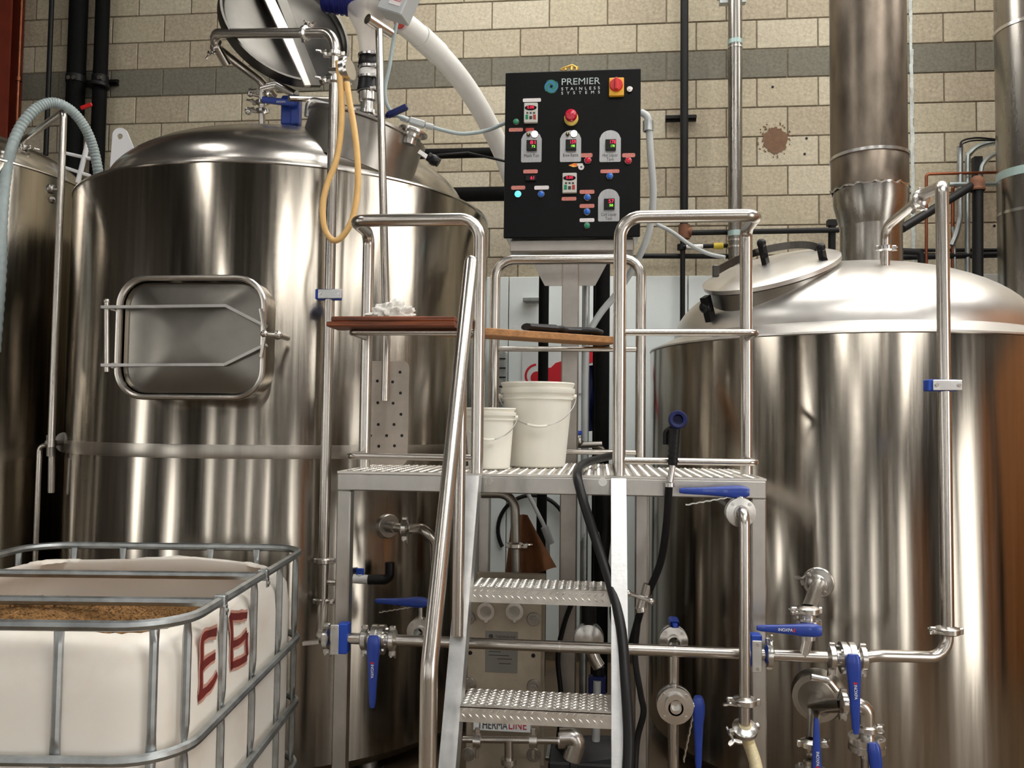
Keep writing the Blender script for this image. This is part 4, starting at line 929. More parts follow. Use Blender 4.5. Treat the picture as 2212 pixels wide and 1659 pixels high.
# panel coordinates straight from the door face
def C(x, y, off=0.0):
    q = P(x, y, YS); q.y = YS-off; return q
pxs = lambda n: n*YC/FPX     # picture pixels to metres on the door
def dome_btn(name, x, y, rpx, m, ringm='cast_steel', h=0.018):
    r = pxs(rpx); b = MB(); b.lathe([(r*1.22, 0), (r*1.22, 0.004), (r*1.05, 0.008), (r, 0.008)], C(x, y), -YV, 20); o = CP.part('bezel', b, ringm, parent=cdoor)
    b = MB(); b.lathe([(r, 0.004), (r, h*0.5), (r*0.85, h*0.85), (r*0.45, h), (0, h*1.04)], C(x, y), -YV, 20); CP.part(name, b, m, parent=cdoor)
def strip(x0, x1, y, hpx, m='label_pink'):
    w = pxs(x1-x0); h = pxs(hpx); b = MB(); b.prism(rrect(w, h, h*0.32, 3), C((x0+x1)/2, y), XV, ZV, 0, 0.0018); CP.part('label_strip', b, m, parent=cdoor)
def keypad(x, y, w, h):
    W_, H_ = pxs(w), pxs(h); b = MB(); b.cbox(C(x, y, 0.008), (W_, 0.020, H_), 0.003); CP.part('drive_keypad', b, 'keypad', 'pale motor drive keypad', parent=cdoor)
    b = MB(); n = 20; b.prism([(W_*0.44*math.cos(2*math.pi*i/n), H_*0.13*math.sin(2*math.pi*i/n)) for i in range(n)], C(x, y-h*0.23, 0.0175), XV, ZV, 0, 0.0015); CP.part('display', b, 'panel_black', parent=cdoor)
    CP.text('digits', '0.00', C(x, y-h*0.25, 0.0198), XV, ZV, H_*0.20, 'digit_red', parent=cdoor)
    for i, m in ((-1, 'lens_green'), (1, 'label_red')):
        b = MB(); b.cbox(C(x+i*w*0.28, y+h*0.22, 0.0185), (W_*0.2, 0.003, H_*0.24), 0.001); CP.part('key', b, m, parent=cdoor)
    for i in (-1, 0, 1):
        b = MB(); b.cbox(C(x+i*w*0.24, y+h*0.02, 0.0185), (W_*0.15, 0.002, H_*0.09), 0.001); CP.part('key', b, 'print_dark', parent=cdoor)
    b = MB(); b.cbox(C(x, y+h*0.25, 0.0185), (W_*0.2, 0.003, H_*0.17), 0.001); CP.part('key', b, 'print_dark', parent=cdoor)
def badge(x, y0, y1, w, name1, name2, dig, dig2, lit):
    W_, H_ = pxs(w), pxs(y1-y0); cxp, cyp = x, (y0+y1)/2
    out = [(-W_/2+0.004, -H_/2), (W_/2-0.004, -H_/2), (W_/2, -H_/2+0.006), (W_/2, H_*0.24)]+[(W_*0.47*math.cos(R_(12+156*i/12)), H_*0.24+(H_*0.26)*math.sin(R_(12+156*i/12))) for i in range(13)]+[(-W_/2, H_*0.24), (-W_/2, -H_/2+0.006)]
    b = MB(); b.prism(out, C(cxp, cyp), XV, ZV, 0, 0.003); pl_ = CP.part('name_badge', b, 'badge', 'arched brushed metal badge', parent=cdoor)
    b = MB(); b.cbox(C(x+1, cyp-1, 0.012), (pxs(w*0.50), 0.020, pxs(w*0.50)), 0.002); CP.part('controller', b, 'black_plastic', parent=cdoor)
    CP.text('digits', dig, C(x+w*0.11, cyp-w*0.13, 0.0225), XV, ZV, pxs(w*0.24), 'digit_red', parent=cdoor, fit=pxs(w*0.25)); CP.text('digits', dig2, C(x+w*0.11, cyp+w*0.06, 0.0225), XV, ZV, pxs(w*0.16), 'digit_green', parent=cdoor, fit=pxs(w*0.17))
    yy = y1-(y1-y0)*0.215
    CP.text('lettering', name1, C(x, yy, 0.0035), XV, ZV, pxs(w*0.22), 'print_dark', parent=cdoor, fit=pxs(w*0.72))
    if name2: CP.text('lettering', name2, C(x, yy+w*0.19, 0.0035), XV, ZV, pxs(w*0.22), 'print_dark', parent=cdoor, fit=pxs(w*0.34))
    if lit:
        dome_btn('lamp_lens', x+w*0.16, y0+9, 7.3, 'lens_white_lit', h=0.022); dome_btn('selector', x-w*0.14, y0+10, 4.0, 'black_plastic', h=0.02)
        b = MB(); b.cbox(C(x-w*0.14, y0+10, 0.022), (0.004, 0.006, 0.012), .001); CP.part('selector_mark', b, 'pale_yellow', parent=cdoor)
badge(1148, 282, 352, 45, 'Mash Tun', None, '81', '72', True); badge(1232.5, 281, 351, 46, 'Brew Kettle', None, '159', '198', True)
badge(1318, 281, 351, 46, 'Hot Liquor', 'Tank', '178', '178', False); badge(1315, 408, 479, 46, 'Cold Liquor', 'Tank', '57', '58', False)
keypad(1147, 246, 30, 44); keypad(1230.5, 397, 31, 44)
dome_btn('button', 1115, 264, 6.2, 'lens_green'); dome_btn('button', 1270, 347, 7.0, 'lens_red'); dome_btn('button', 1357, 348, 7.0, 'lens_red')
dome_btn('button', 1317, 381, 6.8, 'lens_blue'); dome_btn('button', 1269, 427, 6.8, 'lens_blue'); dome_btn('button', 1268, 458, 6.8, 'lens_blue'); dome_btn('button', 1169, 420, 6.8, 'lens_blue')
dome_btn('button', 1268, 488, 6.2, 'lens_green'); dome_btn('button', 1119, 420, 7.0, 'lens_teal_lit')
for a in ((1099, 1130, 280.5, 8), (1254, 1280, 335.5, 9), (1344, 1372, 335.5, 9), (1130, 1162, 370.5, 8.5), (1297, 1338, 370, 8), (1104, 1135, 405.5, 8.5), (1252, 1284, 414.5, 8.5), (1252, 1284, 445, 8.5), (1213, 1245, 429.5, 8)): strip(*a)
strip(1129, 1169, 216.5, 8, 'label_white'); strip(1154, 1186, 405.5, 8.5, 'label_white'); strip(1252, 1284, 475.5, 8, 'label_white'); strip(1135, 1154, 280.5, 8, 'label_red')
b = MB(); b.cbox(C(1147, 386, 0.006), (pxs(24), 0.014, pxs(12)), .002); CP.part('timer', b, 'black_plastic', parent=cdoor); CP.text('digits', '61', C(1151, 386, 0.0138), XV, ZV, pxs(10), 'digit_red', parent=cdoor)
# emergency stop, main switch, key lock
dome = C(1234, 257)
b = MB(); b.lathe([(pxs(15.5), 0), (pxs(15.5), 0.012), (pxs(13), 0.020), (0, 0.020)], dome, -YV, 28); CP.part('stop_collar', b, 'pale_yellow', 'yellow collar', parent=cdoor)
b = MB(); b.lathe([(pxs(9), 0.018), (pxs(9), 0.03), (pxs(13.0), 0.036), (pxs(13.2), 0.05), (pxs(11), 0.058), (pxs(5), 0.062), (0, 0.063)], C(1234, 256), -YV, 28); CP.part('stop_button', b, 'knob_red', 'red mushroom stop button', parent=cdoor)
b = MB(); b.cbox(C(1331.5, 190.5, 0.010), (pxs(32), 0.022, pxs(40)), 0.003); CP.part('switch_plate', b, 'safety_yellow', 'yellow plate of the main switch', parent=cdoor)
b = MB(); b.disc(C(1331, 187.5, 0.024), YV, pxs(14.5), 0.016, 28, .003); b.cbox(C(1331, 187.5, 0.038), (pxs(7), 0.022, pxs(26)), 0.003); CP.part('switch_knob', b, 'safety_red', 'red rotary main switch', parent=cdoor)
b = MB(); b.disc(C(1360, 194, 0.006), YV, pxs(6.5), 0.012, 18, .002); b.disc(C(1360, 194, 0.013), YV, pxs(3), 0.006, 10); CP.part('key_lock', b, 'cast_steel', parent=cdoor)
# lettering and swirl logo
CP.text('lettering', 'PREMIER', C(1254, 176.5, 0.001), XV, ZV, pxs(21), 'print_grey', parent=cdoor, fit=pxs(84), label='silver lettering'); CP.text('lettering', 'STAINLESS', C(1254, 191.5, 0.001), XV, ZV, pxs(9), 'print_white', parent=cdoor, fit=pxs(84), spacing=1.9); CP.text('lettering', 'SYSTEMS', C(1254, 200.5, 0.001), XV, ZV, pxs(9), 'print_white', parent=cdoor, fit=pxs(84), spacing=2.6)
for kk, (m, ph) in enumerate((('logo_green', 0.0), ('logo_blue', 0.5), ('logo_green', 1.0), ('logo_blue', 1.5))):
    b = MB(); n = 30; up_, dn_ = [], []
    for i in range(n+1):
        t = i/n; a = math.pi*(ph+0.2)+t*math.pi*1.55; rr = pxs(3+12.6*t); w = pxs(0.6+2.3*math.sin(math.pi*min(1, t*1.02)))
        up_.append(((rr+w)*math.cos(a), (rr+w)*math.sin(a))); dn_.append(((rr-w)*math.cos(a), (rr-w)*math.sin(a)))
    c_ = C(1191, 187, 0.0002); vs = [c_+XV*p[0]+ZV*p[1]-YV*0.001*(1+kk*.3) for p in up_+dn_]; b.add(vs, [(i, i+1, n+2+i, n+1+i) for i in range(n)]); CP.part('swirl_logo', b, m, parent=cdoor, smooth=0)
b = MB(); c_ = C(1238, 350, 0.0005); b.prism([(pxs(-20), 0), (pxs(-10), pxs(-4)), (pxs(-2), pxs(-3.4)), (pxs(-1), pxs(4)), (pxs(-9), pxs(4.5))], C(1248, 357, .0005), XV, ZV, 0, 0.0012); CP.part('flame_sticker', b, 'flame', 'flame sticker', parent=cdoor)
b = MB(); b.prism([(pxs(6.5*math.cos(a)), pxs(6.5*math.sin(a))) for a in [2*math.pi*i/16 for i in range(16)]], C(1255.5, 361, .0005), XV, ZV, 0, 0.0012); b.prism([(pxs(-8), pxs(2)), (pxs(-8), pxs(-4)), (pxs(4), pxs(-4)), (pxs(4), pxs(2))], C(1255, 355, .0005), XV, ZV, 0, 0.0011); bo_ = CP.part('burner_sticker', b, 'label_white', parent=cdoor)
b = MB(); b.disc(C(1255.5, 361, .002), YV, pxs(2), .001, 10); CP.part('burner_mark', b, 'print_dark', parent=cdoor)
# under-box, gussets and post
xpst = P(1232, 700, 4.14).x; zpb = cz0
b = MB(); b.cbox(Vector(((cx0+cx1)/2, 4.12, zpb-0.03)), (cw*0.92, 0.16, 0.06), 0.006); CP.part('base_rail', b, 'post_steel')
for sg, xe_ in ((-1, 1140), (1, 1322)):
    x_ = P(xe_, 570, 4.12).x; xi = xpst+sg*0.02; zt_ = zpb-0.058; zl = zat(1180, 618, 4.12)
    out = [(0, zt_-zl), (x_-xi, zt_-zl), ((x_-xi)*0.55, 0.0), ((x_-xi)*0.32, -0.0), (0, 0.0)] 
    b = MB(); b.prism(out, Vector((xi, 4.115, zl)), XV, ZV, -0.004, 0.004); CP.part('gusset', b, 'post_steel')
b = MB(); b.cbox(Vector((xpst, 4.14, (zpb-0.06)/2)), (pxs(38), 0.085, zpb-0.06), 0.006); CP.part('post', b, 'post_steel')
b = MB(); b.cbox(Vector((xpst, 4.14, 0.008)), (0.2, 0.2, 0.016), 0.004); CP.part('post_foot', b, 'post_steel')
# brass fittings on the box top
b = MB()
for x, h in ((1213, 3), (1222, 4), (1235, 9), (1246, 8)): b.cyl(P(x, 152, 4.1), P(x+1, 152-h, 4.1), 0.008, 8)
b.tube([P(1214, 149, 4.1), P(1236, 141, 4.1), P(1248, 148, 4.1)], 0.007, 8); CP.part('brass_fitting', b, 'brass', 'small brass fittings on top')

# ---------------------------------------------------------------- plate heat exchanger behind the steps
YX = 3.42
ex0, ex1 = P(1008, 1450, YX).x, P(1168, 1450, YX).x; ez1 = zat(1100, 1262, YX)
HX = Thing('plate_heat_exchanger', ((ex0+ex1)/2, YX+0.1, 0), 'beige plate heat exchanger behind the tread plate steps', 'heat exchanger')
b = MB(); b.cbox(((ex0+ex1)/2, YX+0.014, (ez1+0.12)/2), (ex1-ex0, 0.028, ez1-0.12), 0.004); fp = HX.part('front_plate', b, 'exchanger_paint')
for i in range(12):
    b = MB(); b.box(((ex0+ex1)/2, YX+0.045+0.016*i, (ez1+0.12)/2-0.02), (ex1-ex0-0.03, 0.010, ez1-0.20)); HX.part('plate', b, 'frame_steel')
b = MB(); b.cbox(((ex0+ex1)/2, YX+0.26, (ez1+0.12)/2), (ex1-ex0, 0.028, ez1-0.12), 0.004); HX.part('back_plate', b, 'exchanger_paint')
for s_ in (-1, 1):
    b = MB(); b.cbox((((ex0+ex1)/2)+s_*(ex1-ex0)*0.36, YX+0.14, 0.06), (0.05, 0.26, 0.12), .004); HX.part('foot', b, 'frame_steel')
for (x, y) in ((1012, 1334), (1153, 1337), (1015, 1478), (1153, 1482), (1012, 1628), (1153, 1630)):
    q = P(x, y, YX); b = MB(); b.disc(q-YV*0.004, YV, 0.028, 0.010, 20, .002); b.disc(q-YV*0.018, YV, 0.018, 0.024, 6); b.cyl(q-YV*0.03, q-YV*0.05, 0.010, 10); HX.part('tie_bolt', b, 'lid_steel')
for (x, y) in ((1016, 1410), (1152, 1416)):
    b = MB(); b.disc(P(x, y, YX), YV, 0.0085, 0.006, 12); HX.part('drilled_hole', b, 'black_plastic', parent=fp)
for x in (1050, 1112):
    q = P(x, 1320, YX-0.03); b = MB(); b.ring(q, YV, 0.023, 0.036, 0.024);  b.cbox(q+ZV*0.046, (0.014, 0.02, 0.03), .003); b.cbox(q-ZV*0.040, (0.018, 0.02, 0.014), .003); o = HX.part('port_clamp', b, 'cast_steel')
    b = MB(); b.disc(q+YV*.004, YV, 0.0232, 0.010, 20); b.cyl(q+YV*.008, q+YV*0.03, 0.022, 16); HX.part('port_cap', b, 'lid_steel', parent=o)
    b = MB(); b.cyl(q+ZV*0.052-XV*0.035, q+ZV*0.052+XV*0.03, 0.006, 8); b.ball(q+ZV*0.052-XV*0.035, .011, 8); HX.part('wing_nut', b, 'cast_steel', parent=o)
q = P(1083.5, 1408, YX); wpx = lambda n: n*3.42/1800
b = MB(); b.cbox(q-YV*0.002, (wpx(69), 0.003, wpx(87)), 0.001); npl = HX.part('nameplate', b, 'nameplate', 'grey riveted nameplate', parent=fp)
HX.text('lettering', 'THERMALINE', P(1092, 1376, YX)-YV*0.004, XV, ZV, wpx(8), 'print_dark', parent=fp, fit=wpx(44))
b = MB(); b.disc(P(1061, 1374, YX)-YV*0.004, YV, wpx(5), .001, 14); HX.part('lettering_mark', b, 'print_dark', parent=fp)
for y, x0, x1 in ((1407, 1056, 1082), (1415, 1056, 1100), (1423, 1074, 1106), (1433, 1078, 1104)):
    b = MB(); b.box(P((x0+x1)/2, y, YX)-YV*0.004, (wpx(x1-x0), 0.001, wpx(1.6))); HX.part('engraved_line', b, 'print_dark', parent=fp)
q = P(1084, 1566, YX-0.01); b = MB(); b.cbox(q, (wpx(122), 0.004, wpx(26)), 0.001); HX.part('sign', b, 'print_white', 'white maker sign', parent=fp)
HX.text('lettering', 'THERMA', P(1064, 1567, YX-0.014), XV, ZV, wpx(25), 'print_dark', parent=fp, fit=wpx(64)); HX.text('lettering', 'LINE', P(1118, 1568, YX-0.014), XV, ZV, wpx(25), 'print_red', parent=fp, fit=wpx(38))
yx2 = YX-0.07
b = MB(); b.cyl(P(1000, 1597, yx2), P(1206, 1600, yx2), 0.0135, 12); b.cyl(P(1099, 1599, yx2), P(1099, 1700, yx2), 0.018, 12); mf = HX.part('manifold', b, 'pipe_steel')
for x in (1031, 1152):
    q = P(x, 1600, yx2); b = MB(); b.ring(q, XV, 0.013, 0.027, 0.03); b.cbox(q+ZV*0.035, (0.02, 0.02, 0.03), .003); b.cbox(q-ZV*0.05, (0.012, 0.014, 0.04), .003); HX.part('clamp', b, 'cast_steel', parent=mf)
q = P(1099, 1644, yx2); b = MB(); b.ring(q, ZV, 0.016, 0.032, 0.02); HX.part('clamp', b, 'cast_steel', parent=mf)
b = MB(); b.cyl(P(1206, 1600, yx2), P(1222, 1600, yx2), 0.03, 16); b.tube(fillet([P(1210, 1592, yx2), P(1250, 1590, yx2), P(1235, 1640, yx2)], 0.05), 0.036, 14); HX.part('pump_elbow', b, 'cast_steel')

# ---------------------------------------------------------------- caged tote of spent grain
ER, EF = _r, _f
def I(x, d, z): return Vector((CAM.x, CAM.y, 0))+ER*x+EF*d+ZV*z
TX0, TX1, TD0, TD1 = -1.83, -0.785, 2.0, 3.25
tcx, tcd = (TX0+TX1)/2, (TD0+TD1)/2; TW, TD = TX1-TX0, TD1-TD0
ZR = PZ(655, 1181, 1.0).z; ZR = 1.6-(1181-908.6)*3.25/1800
TO = Thing('caged_tote', I(tcx, tcd, 0), 'white plastic tote in a galvanised cage, top cut open, filled with grain', 'tote')
def IR(p, z): return I(tcx+p[0], tcd+p[1], z)
def rr2(w, d, r, k=6): return rrect(w, d, r, k)
rings = [ZR, ZR-0.315, ZR-0.548, ZR-0.772, ZR-0.93]
for i, z in enumerate(rings):
    b = MB(); pts = [IR(p, z) for p in rr2(TW, TD, 0.145, 8)]; b.tube(pts, 0.0135, 8, closed=True, flat=1.0)
    TO.part('cage_ring', b, 'galvanised')
zbot = ZR-0.95
def bar(x, d, nrm, ztop=None, zlow=None):
    """upright cage bar, pressed flat where it crosses the rings"""
    ztop = ztop or ZR-0.006; zlow = zlow or zbot; b = MB(); n = 44; vs = []; m_ = 8
    nx = ER*nrm[0]+EF*nrm[1]; tx = ZV.cross(nx).normalized(); c0 = I(x, d, 0)
    for i in range(n+1):
        z = zlow+(ztop-zlow)*i/n; k = min(abs(z-r) for r in rings); f = min(1, max(0, (k-0.012)/0.03))
        wt, wn = 0.0135-0.0025*f, 0.006+0.0055*f
        for j in range(m_):
            a = 2*math.pi*(j+.5)/m_; vs.append(Vector((c0.x, c0.y, z))+tx*wt*math.cos(a)+nx*(wn*math.sin(a)-0.016))
    b.add(vs, [(i*m_+j, i*m_+(j+1) % m_, (i+1)*m_+(j+1) % m_, (i+1)*m_+j) for i in range(n) for j in range(m_)]+[tuple(range(m_)), tuple(n*m_+j for j in range(m_))]); TO.part('cage_bar', b, 'galvanised')
for px_ in (407, 483, 547, 600, 643):
    d = 0.801*1800/(1106-px_-15); bar(TX1-0.002, min(d, TD1-0.10), (1, 0))
bar(TX1-0.145+0.143*math.cos(R_(55)), TD0+0.145-0.143*math.sin(R_(55)), (math.cos(R_(55)), -math.sin(R_(55))))
for x in (-1.075, -1.33, -1.59): bar(x, TD0+0.002, (0, -1))
for px_ in (60, 178, 282, 468, 566): bar((px_-1106)/1800*TD1, TD1-0.002, (0, 1))
for d in (2.25, 2.6, 2.95): bar(TX0+0.002, d, (-1, 0))
for d, nm in ((2.29, 0), (2.68, 1)):
    b = MB(); b.tube([I(TX0, d, ZR-0.004), I(TX1, d, ZR-0.004)], 0.0125, 8); cb = TO.part('cross_bar', b, 'galvanised')
    b = MB(); b.cbox(I(TX1, d, ZR), (0.032, 0.028, 0.034), 0.003, (ER, EF, ZV)); b.cbox(I(TX1+0.015, d, ZR-0.024), (0.005, 0.022, 0.03), 0.002, (ER, EF, ZV)); cl_ = TO.part('bar_clip', b, 'galvanised', parent=cb)
    b = MB(); b.disc(I(TX1+0.019, d, ZR-0.026), ER, 0.006, 0.005, 8); TO.part('screw', b, 'cast_steel', parent=cb)
# pallet feet
for x in (TX0+0.12, tcx, TX1-0.12):
    b = MB(); b.cbox(I(x, tcd, 0.05), (0.10, TD-0.05, 0.10), 0.006, (ER, EF, ZV)); TO.part('pallet_runner', b, 'galvanised')
b = MB(); b.cbox(I(tcx, tcd, 0.115), (TW-0.02, TD-0.02, 0.025), 0.006, (ER, EF, ZV)); TO.part('pallet_deck', b, 'galvanised')
# bottle: rounded box shells, outer skin up over the shoulder to the cut lip, then the inside
def lipz(p):
    """height of the sawn edge"""
    u = p[0]/TW; v = p[1]/TD
    return 0.012*math.sin(9*u+1.0)+0.008*math.sin(13*v)+0.035*max(0, v)*1.4+0.045*max(0, -u-0.1)*max(0, v+0.5)+0.020*max(0, -v*2-0.55)/0.45
secs = [(0.030, 0.13, 0.14, 0), (0.026, 0.17, 0.15, 0), (0.026, ZR-0.17, 0.15, 0), (0.032, ZR-0.105, 0.15, 0.2), (0.05, ZR-0.072, 0.15, 0.6), (0.082, ZR-0.052, 0.14, 1), (0.090, ZR-0.052, 0.13, 1), (0.094, ZR-0.062, 0.13, 1), (0.070, ZR-0.10, 0.13, 0.5), (0.042, ZR-0.16, 0.14, 0), (0.040, 0.60, 0.14, 0)]
b = MB(); rows = []; K = 14
def dens(w, d, r):
    pts = rr2(w, d, r, K); out = []
    for i, p in enumerate(pts):
        q = pts[(i+1) % len(pts)]; L = math.hypot(q[0]-p[0], q[1]-p[1]); n = 10 if L > 0.1 else 1
        out += [(p[0]+(q[0]-p[0])*j/n, p[1]+(q[1]-p[1])*j/n) for j in range(n)]
    return out
for (ins, z, r, lf) in secs:
    pts = dens(TW-2*ins, TD-2*ins, r); row = []
    for p in pts:
        jag = random.uniform(-0.003, 0.003) if lf == 1 else 0
        row.append(IR(p, z+lf*lipz(p)+jag))
    rows.append(row)
m_ = len(rows[0]); n_ = len(rows)
b.add([q for r in rows for q in r], [(i*m_+j, i*m_+(j+1) % m_, (i+1)*m_+(j+1) % m_, (i+1)*m_+j) for i in range(n_-1) for j in range(m_)])
b.add([IR(p, 0.13) for p in dens(TW-0.06, TD-0.06, 0.14)], [tuple(range(m_))])
TO.part('bottle', b, 'tote_plastic', 'white plastic container body with sawn off top', smooth=60)
# sprayed letters on the side towards the steps
xs_side = TX1-0.0255
def side(x, y):
    d = ray(x, y); n = ER; p0 = I(xs_side, 2.5, 1.0); return CAM+d*((p0-CAM).dot(n)/d.dot(n))
def stroke(pts, w, m, off):
    b = MB(); pts = [side(*p)+ER*off for p in pts]; pts = smooth_path(pts, 6) if len(pts) > 2 else pts
    up_, dn_ = [], []
    for i, p in enumerate(pts):
        t = (pts[min(i+1, len(pts)-1)]-pts[max(i-1, 0)]).normalized(); nrm = ER.cross(t).normalized(); ww = w*(1+0.25*noise.noise(p*30))
        up_.append(p+nrm*ww); dn_.append(p-nrm*ww)
    n = len(pts); b.add(up_+dn_, [(i, i+1, n+i+1, n+i) for i in range(n-1)]); return b
Z_ = lambda x, y: (400+x*200/1276, 1280+y*260/1659)
strokes = [[(430, 540), (330, 565), (250, 610), (228, 700), (225, 900), (215, 1080), (215, 1250), (205, 1400), (170, 1460)], [(215, 1060), (260, 985), (330, 925), (410, 870)], [(190, 1430), (280, 1350), (370, 1250), (435, 1120)],
           [(850, 310), (720, 330), (610, 330)], [(615, 300), (630, 420), (640, 560), (635, 760), (635, 940), (640, 1060)], [(645, 720), (710, 690), (770, 650), (845, 560)], [(845, 560), (840, 700), (850, 880)], [(620, 1010), (690, 980), (760, 950), (850, 890)]]
for s_ in strokes:
    p_ = [Z_(*q) for q in s_]
    TO.part('sprayed_letter_mist', stroke(p_, 0.019, 'spray_mist', 0.0010), 'spray_mist', smooth=0); TO.part('sprayed_letter', stroke(p_, 0.0105, 'spray_paint', 0.0018), 'spray_paint', 'dark red sprayed letter stroke', smooth=0)
# grain heap
b = MB(); n = 70; gx0, gx1, gd0, gd1 = TX0+0.05, TX1-0.05, TD0+0.05, TD1-0.05; vs = []
def gz_(x, d):
    h = ZR-0.205; c = [(-1.16, 2.36, 0.165, 0.22), (-1.50, 2.45, 0.07, 0.16), (-1.55, 2.2, 0.08, 0.2)]
    for (cx_, cd_, a_, s_) in c: h += a_*math.exp(-((x-cx_)**2+(d-cd_)**2)/(2*s_*s_))
    return h+0.012*noise.noise(Vector((x*14, d*14, 0)))+0.006*noise.noise(Vector((x*45, d*45, 3)))
def inside(x, d, r=0.12):
    cx_ = min(max(x, gx0+r), gx1-r); cd_ = min(max(d, gd0+r), gd1-r); L = math.hypot(x-cx_, d-cd_)
    return (x, d) if L <= r or L == 0 else (cx_+(x-cx_)*r/L, cd_+(d-cd_)*r/L)
for i in range(n+1):
    for j in range(n+1):
        x = gx0+(gx1-gx0)*i/n; d = gd0+(gd1-gd0)*j/n; x, d = inside(x, d); vs.append(I(x, d, gz_(x, d)))
b.add(vs, [(i*(n+1)+j, (i+1)*(n+1)+j, (i+1)*(n+1)+j+1, i*(n+1)+j+1) for i in range(n) for j in range(n)])
rnd = random.Random(5)
for k in range(9000):
    x = rnd.uniform(gx0+.03, gx1-.03); d = rnd.uniform(gd0+.02, gd1-.1); x, d = inside(x, d); z = gz_(x, d)+0.001; c = I(x, d, z); a = rnd.uniform(0, 6.28); e = Vector((math.cos(a), math.sin(a), rnd.uniform(-.5, .5)))*0.0045; f = Vector((-math.sin(a), math.cos(a), 0))*0.0018
    b.add([c-e, c+f, c+e, c-f, c+ZV*0.0025, c-ZV*0.002], [(0, 1, 4), (1, 2, 4), (2, 3, 4), (3, 0, 4), (1, 0, 5), (2, 1, 5), (3, 2, 5), (0, 3, 5)])
solo('spent_grain', b, 'grain', 'golden brown heap of spent grain in the tote', 'grain', kind='stuff', smooth=0)

# ---------------------------------------------------------------- flues, wall pipes
def vpipe(name, x, yref, Y, y0, y1, r, m, label, cat='pipe', z0=None, z1=None, n=16, bands=(), group=None):
    a = P(x, yref, Y); zt_ = z1 if z1 is not None else zat(x, y0, Y); zb_ = z0 if z0 is not None else zat(x, y1, Y)
    T = Thing(name, (a.x, Y, zb_), label, cat, group); b = MB(); b.cyl((a.x, Y, zb_), (a.x, Y, zt_), r, n); T.part('pipe_run', b, m)
    for (yb_, h, dr, bm__) in bands:
        z = zat(x, yb_, Y); b = MB(); b.lathe([(r, -h/2), (r+dr, -h/2), (r+dr, h/2), (r, h/2)], (a.x, Y, z), ZV, n); T.part('band', b, bm__)
    return T
def strut(T, x0, x1, y, Y, m='black_pipe', h=0.045):
    a, c = P(x0, y, Y), P(x1, y, Y); b = MB(); b.box((a+c)/2+YV*0.02, ((c-a).length, 0.04, h*0.4)); b.box((a+c)/2+YV*0.035+ZV*h*0.35, ((c-a).length, 0.02, h*0.25)); b.box((a+c)/2+YV*0.035-ZV*h*0.35, ((c-a).length, 0.02, h*0.25)); return T.part('strut', b, m)
# thick kettle flue
fb = Pd(1886, 556, 4.30); fd = 4.30
zf = lambda y: Pd(1884, y, 4.30).z
FL = Thing('kettle_flue', (fb.x, fb.y, zf(585)), 'thick smoke browned steel flue rising from the kettle dome', 'flue')
xa = fb.x-0.02
b = MB(); b.lathe([(0.150, zf(640)), (0.150, zf(492)), (0.152, zf(490)), (0.182, zf(440)), (0.1835, zf(412))], (fb.x-0.01, fb.y, 0), ZV, 48); FL.part('base_cone', b, 'flue_bright')
b = MB(); b.lathe([(0.188, zf(409)), (0.189, zf(345)), (0.186, zf(342))], (fb.x-0.015, fb.y, 0), ZV, 48); FL.part('collar', b, 'flue_steel')
b = MB(); rows_ = []
nn3 = 72; zz0 = zf(411)
vs = []; 
for k, (rr, dz) in enumerate(((0.186, 0.006), (0.193, 0.004), (0.190, -0.006), (0.184, -0.004))):
    for j in range(nn3):
        a = 2*math.pi*j/nn3; w = 0.003*math.sin(a*17)+0.002*math.sin(a*29+1); vs.append(Vector((fb.x-0.015, fb.y, 0))+Vector(((rr+w)*math.cos(a), (rr+w)*math.sin(a), zz0+dz+w)))
b.add(vs, [(k*nn3+j, k*nn3+(j+1) % nn3, ((k+1) % 4)*nn3+(j+1) % nn3, ((k+1) % 4)*nn3+j) for k in range(4) for j in range(nn3)]); FL.part('crimped_seam', b, 'cast_steel')
b = MB(); b.lathe([(0.187, -0.008), (0.194, -0.008), (0.194, 0.008), (0.187, 0.008)], (fb.x-0.015, fb.y, zf(340)), ZV, 48); FL.part('joint_ring', b, 'cast_steel')
b = MB(); b.lathe([(0.187, zf(340)), (0.187, CEIL-0.02)], (fb.x-0.018, fb.y, 0), ZV, 48); FL.part('stack', b, 'flue_steel', 'smoke stained stack')
# slim flue near the wall
vpipe('slim_flue', 1588, 250, 5.49, -200, 560, 0.046, 'flue_bright', 'slim steel flue pipe on the block wall beside the black pipe', 'flue', z0=1.2, z1=CEIL-0.02, bands=((92, 0.03, 0.002, 'tape_teal'), (104, 0.012, 0.004, 'cast_steel'), (505, 0.035, 0.002, 'tape_teal'), (520, 0.012, 0.004, 'cast_steel'), (534, 0.012, 0.004, 'cast_steel')))
T = vpipe('tall_flue', 2232, 250, 5.25, -200, 700, 0.20, 'flue_bright', 'tall steel flue cut by the picture edge behind the kettle', 'flue', z0=0.0, z1=CEIL-0.02, n=40, bands=((66, 0.02, 0.006, 'cast_steel'), (380, 0.05, 0.002, 'tape_teal'), (462, 0.018, 0.005, 'cast_steel')))
b = MB(); a_ = P(1582, 4, 5.55); b.box(a_, (0.17, 0.05, 0.03)); b.box(a_+ZV*0.03, (0.2, 0.04, 0.02)); solo('pipe_bracket', b, 'galvanised', 'small bracket behind the top of the slim flue', 'bracket')
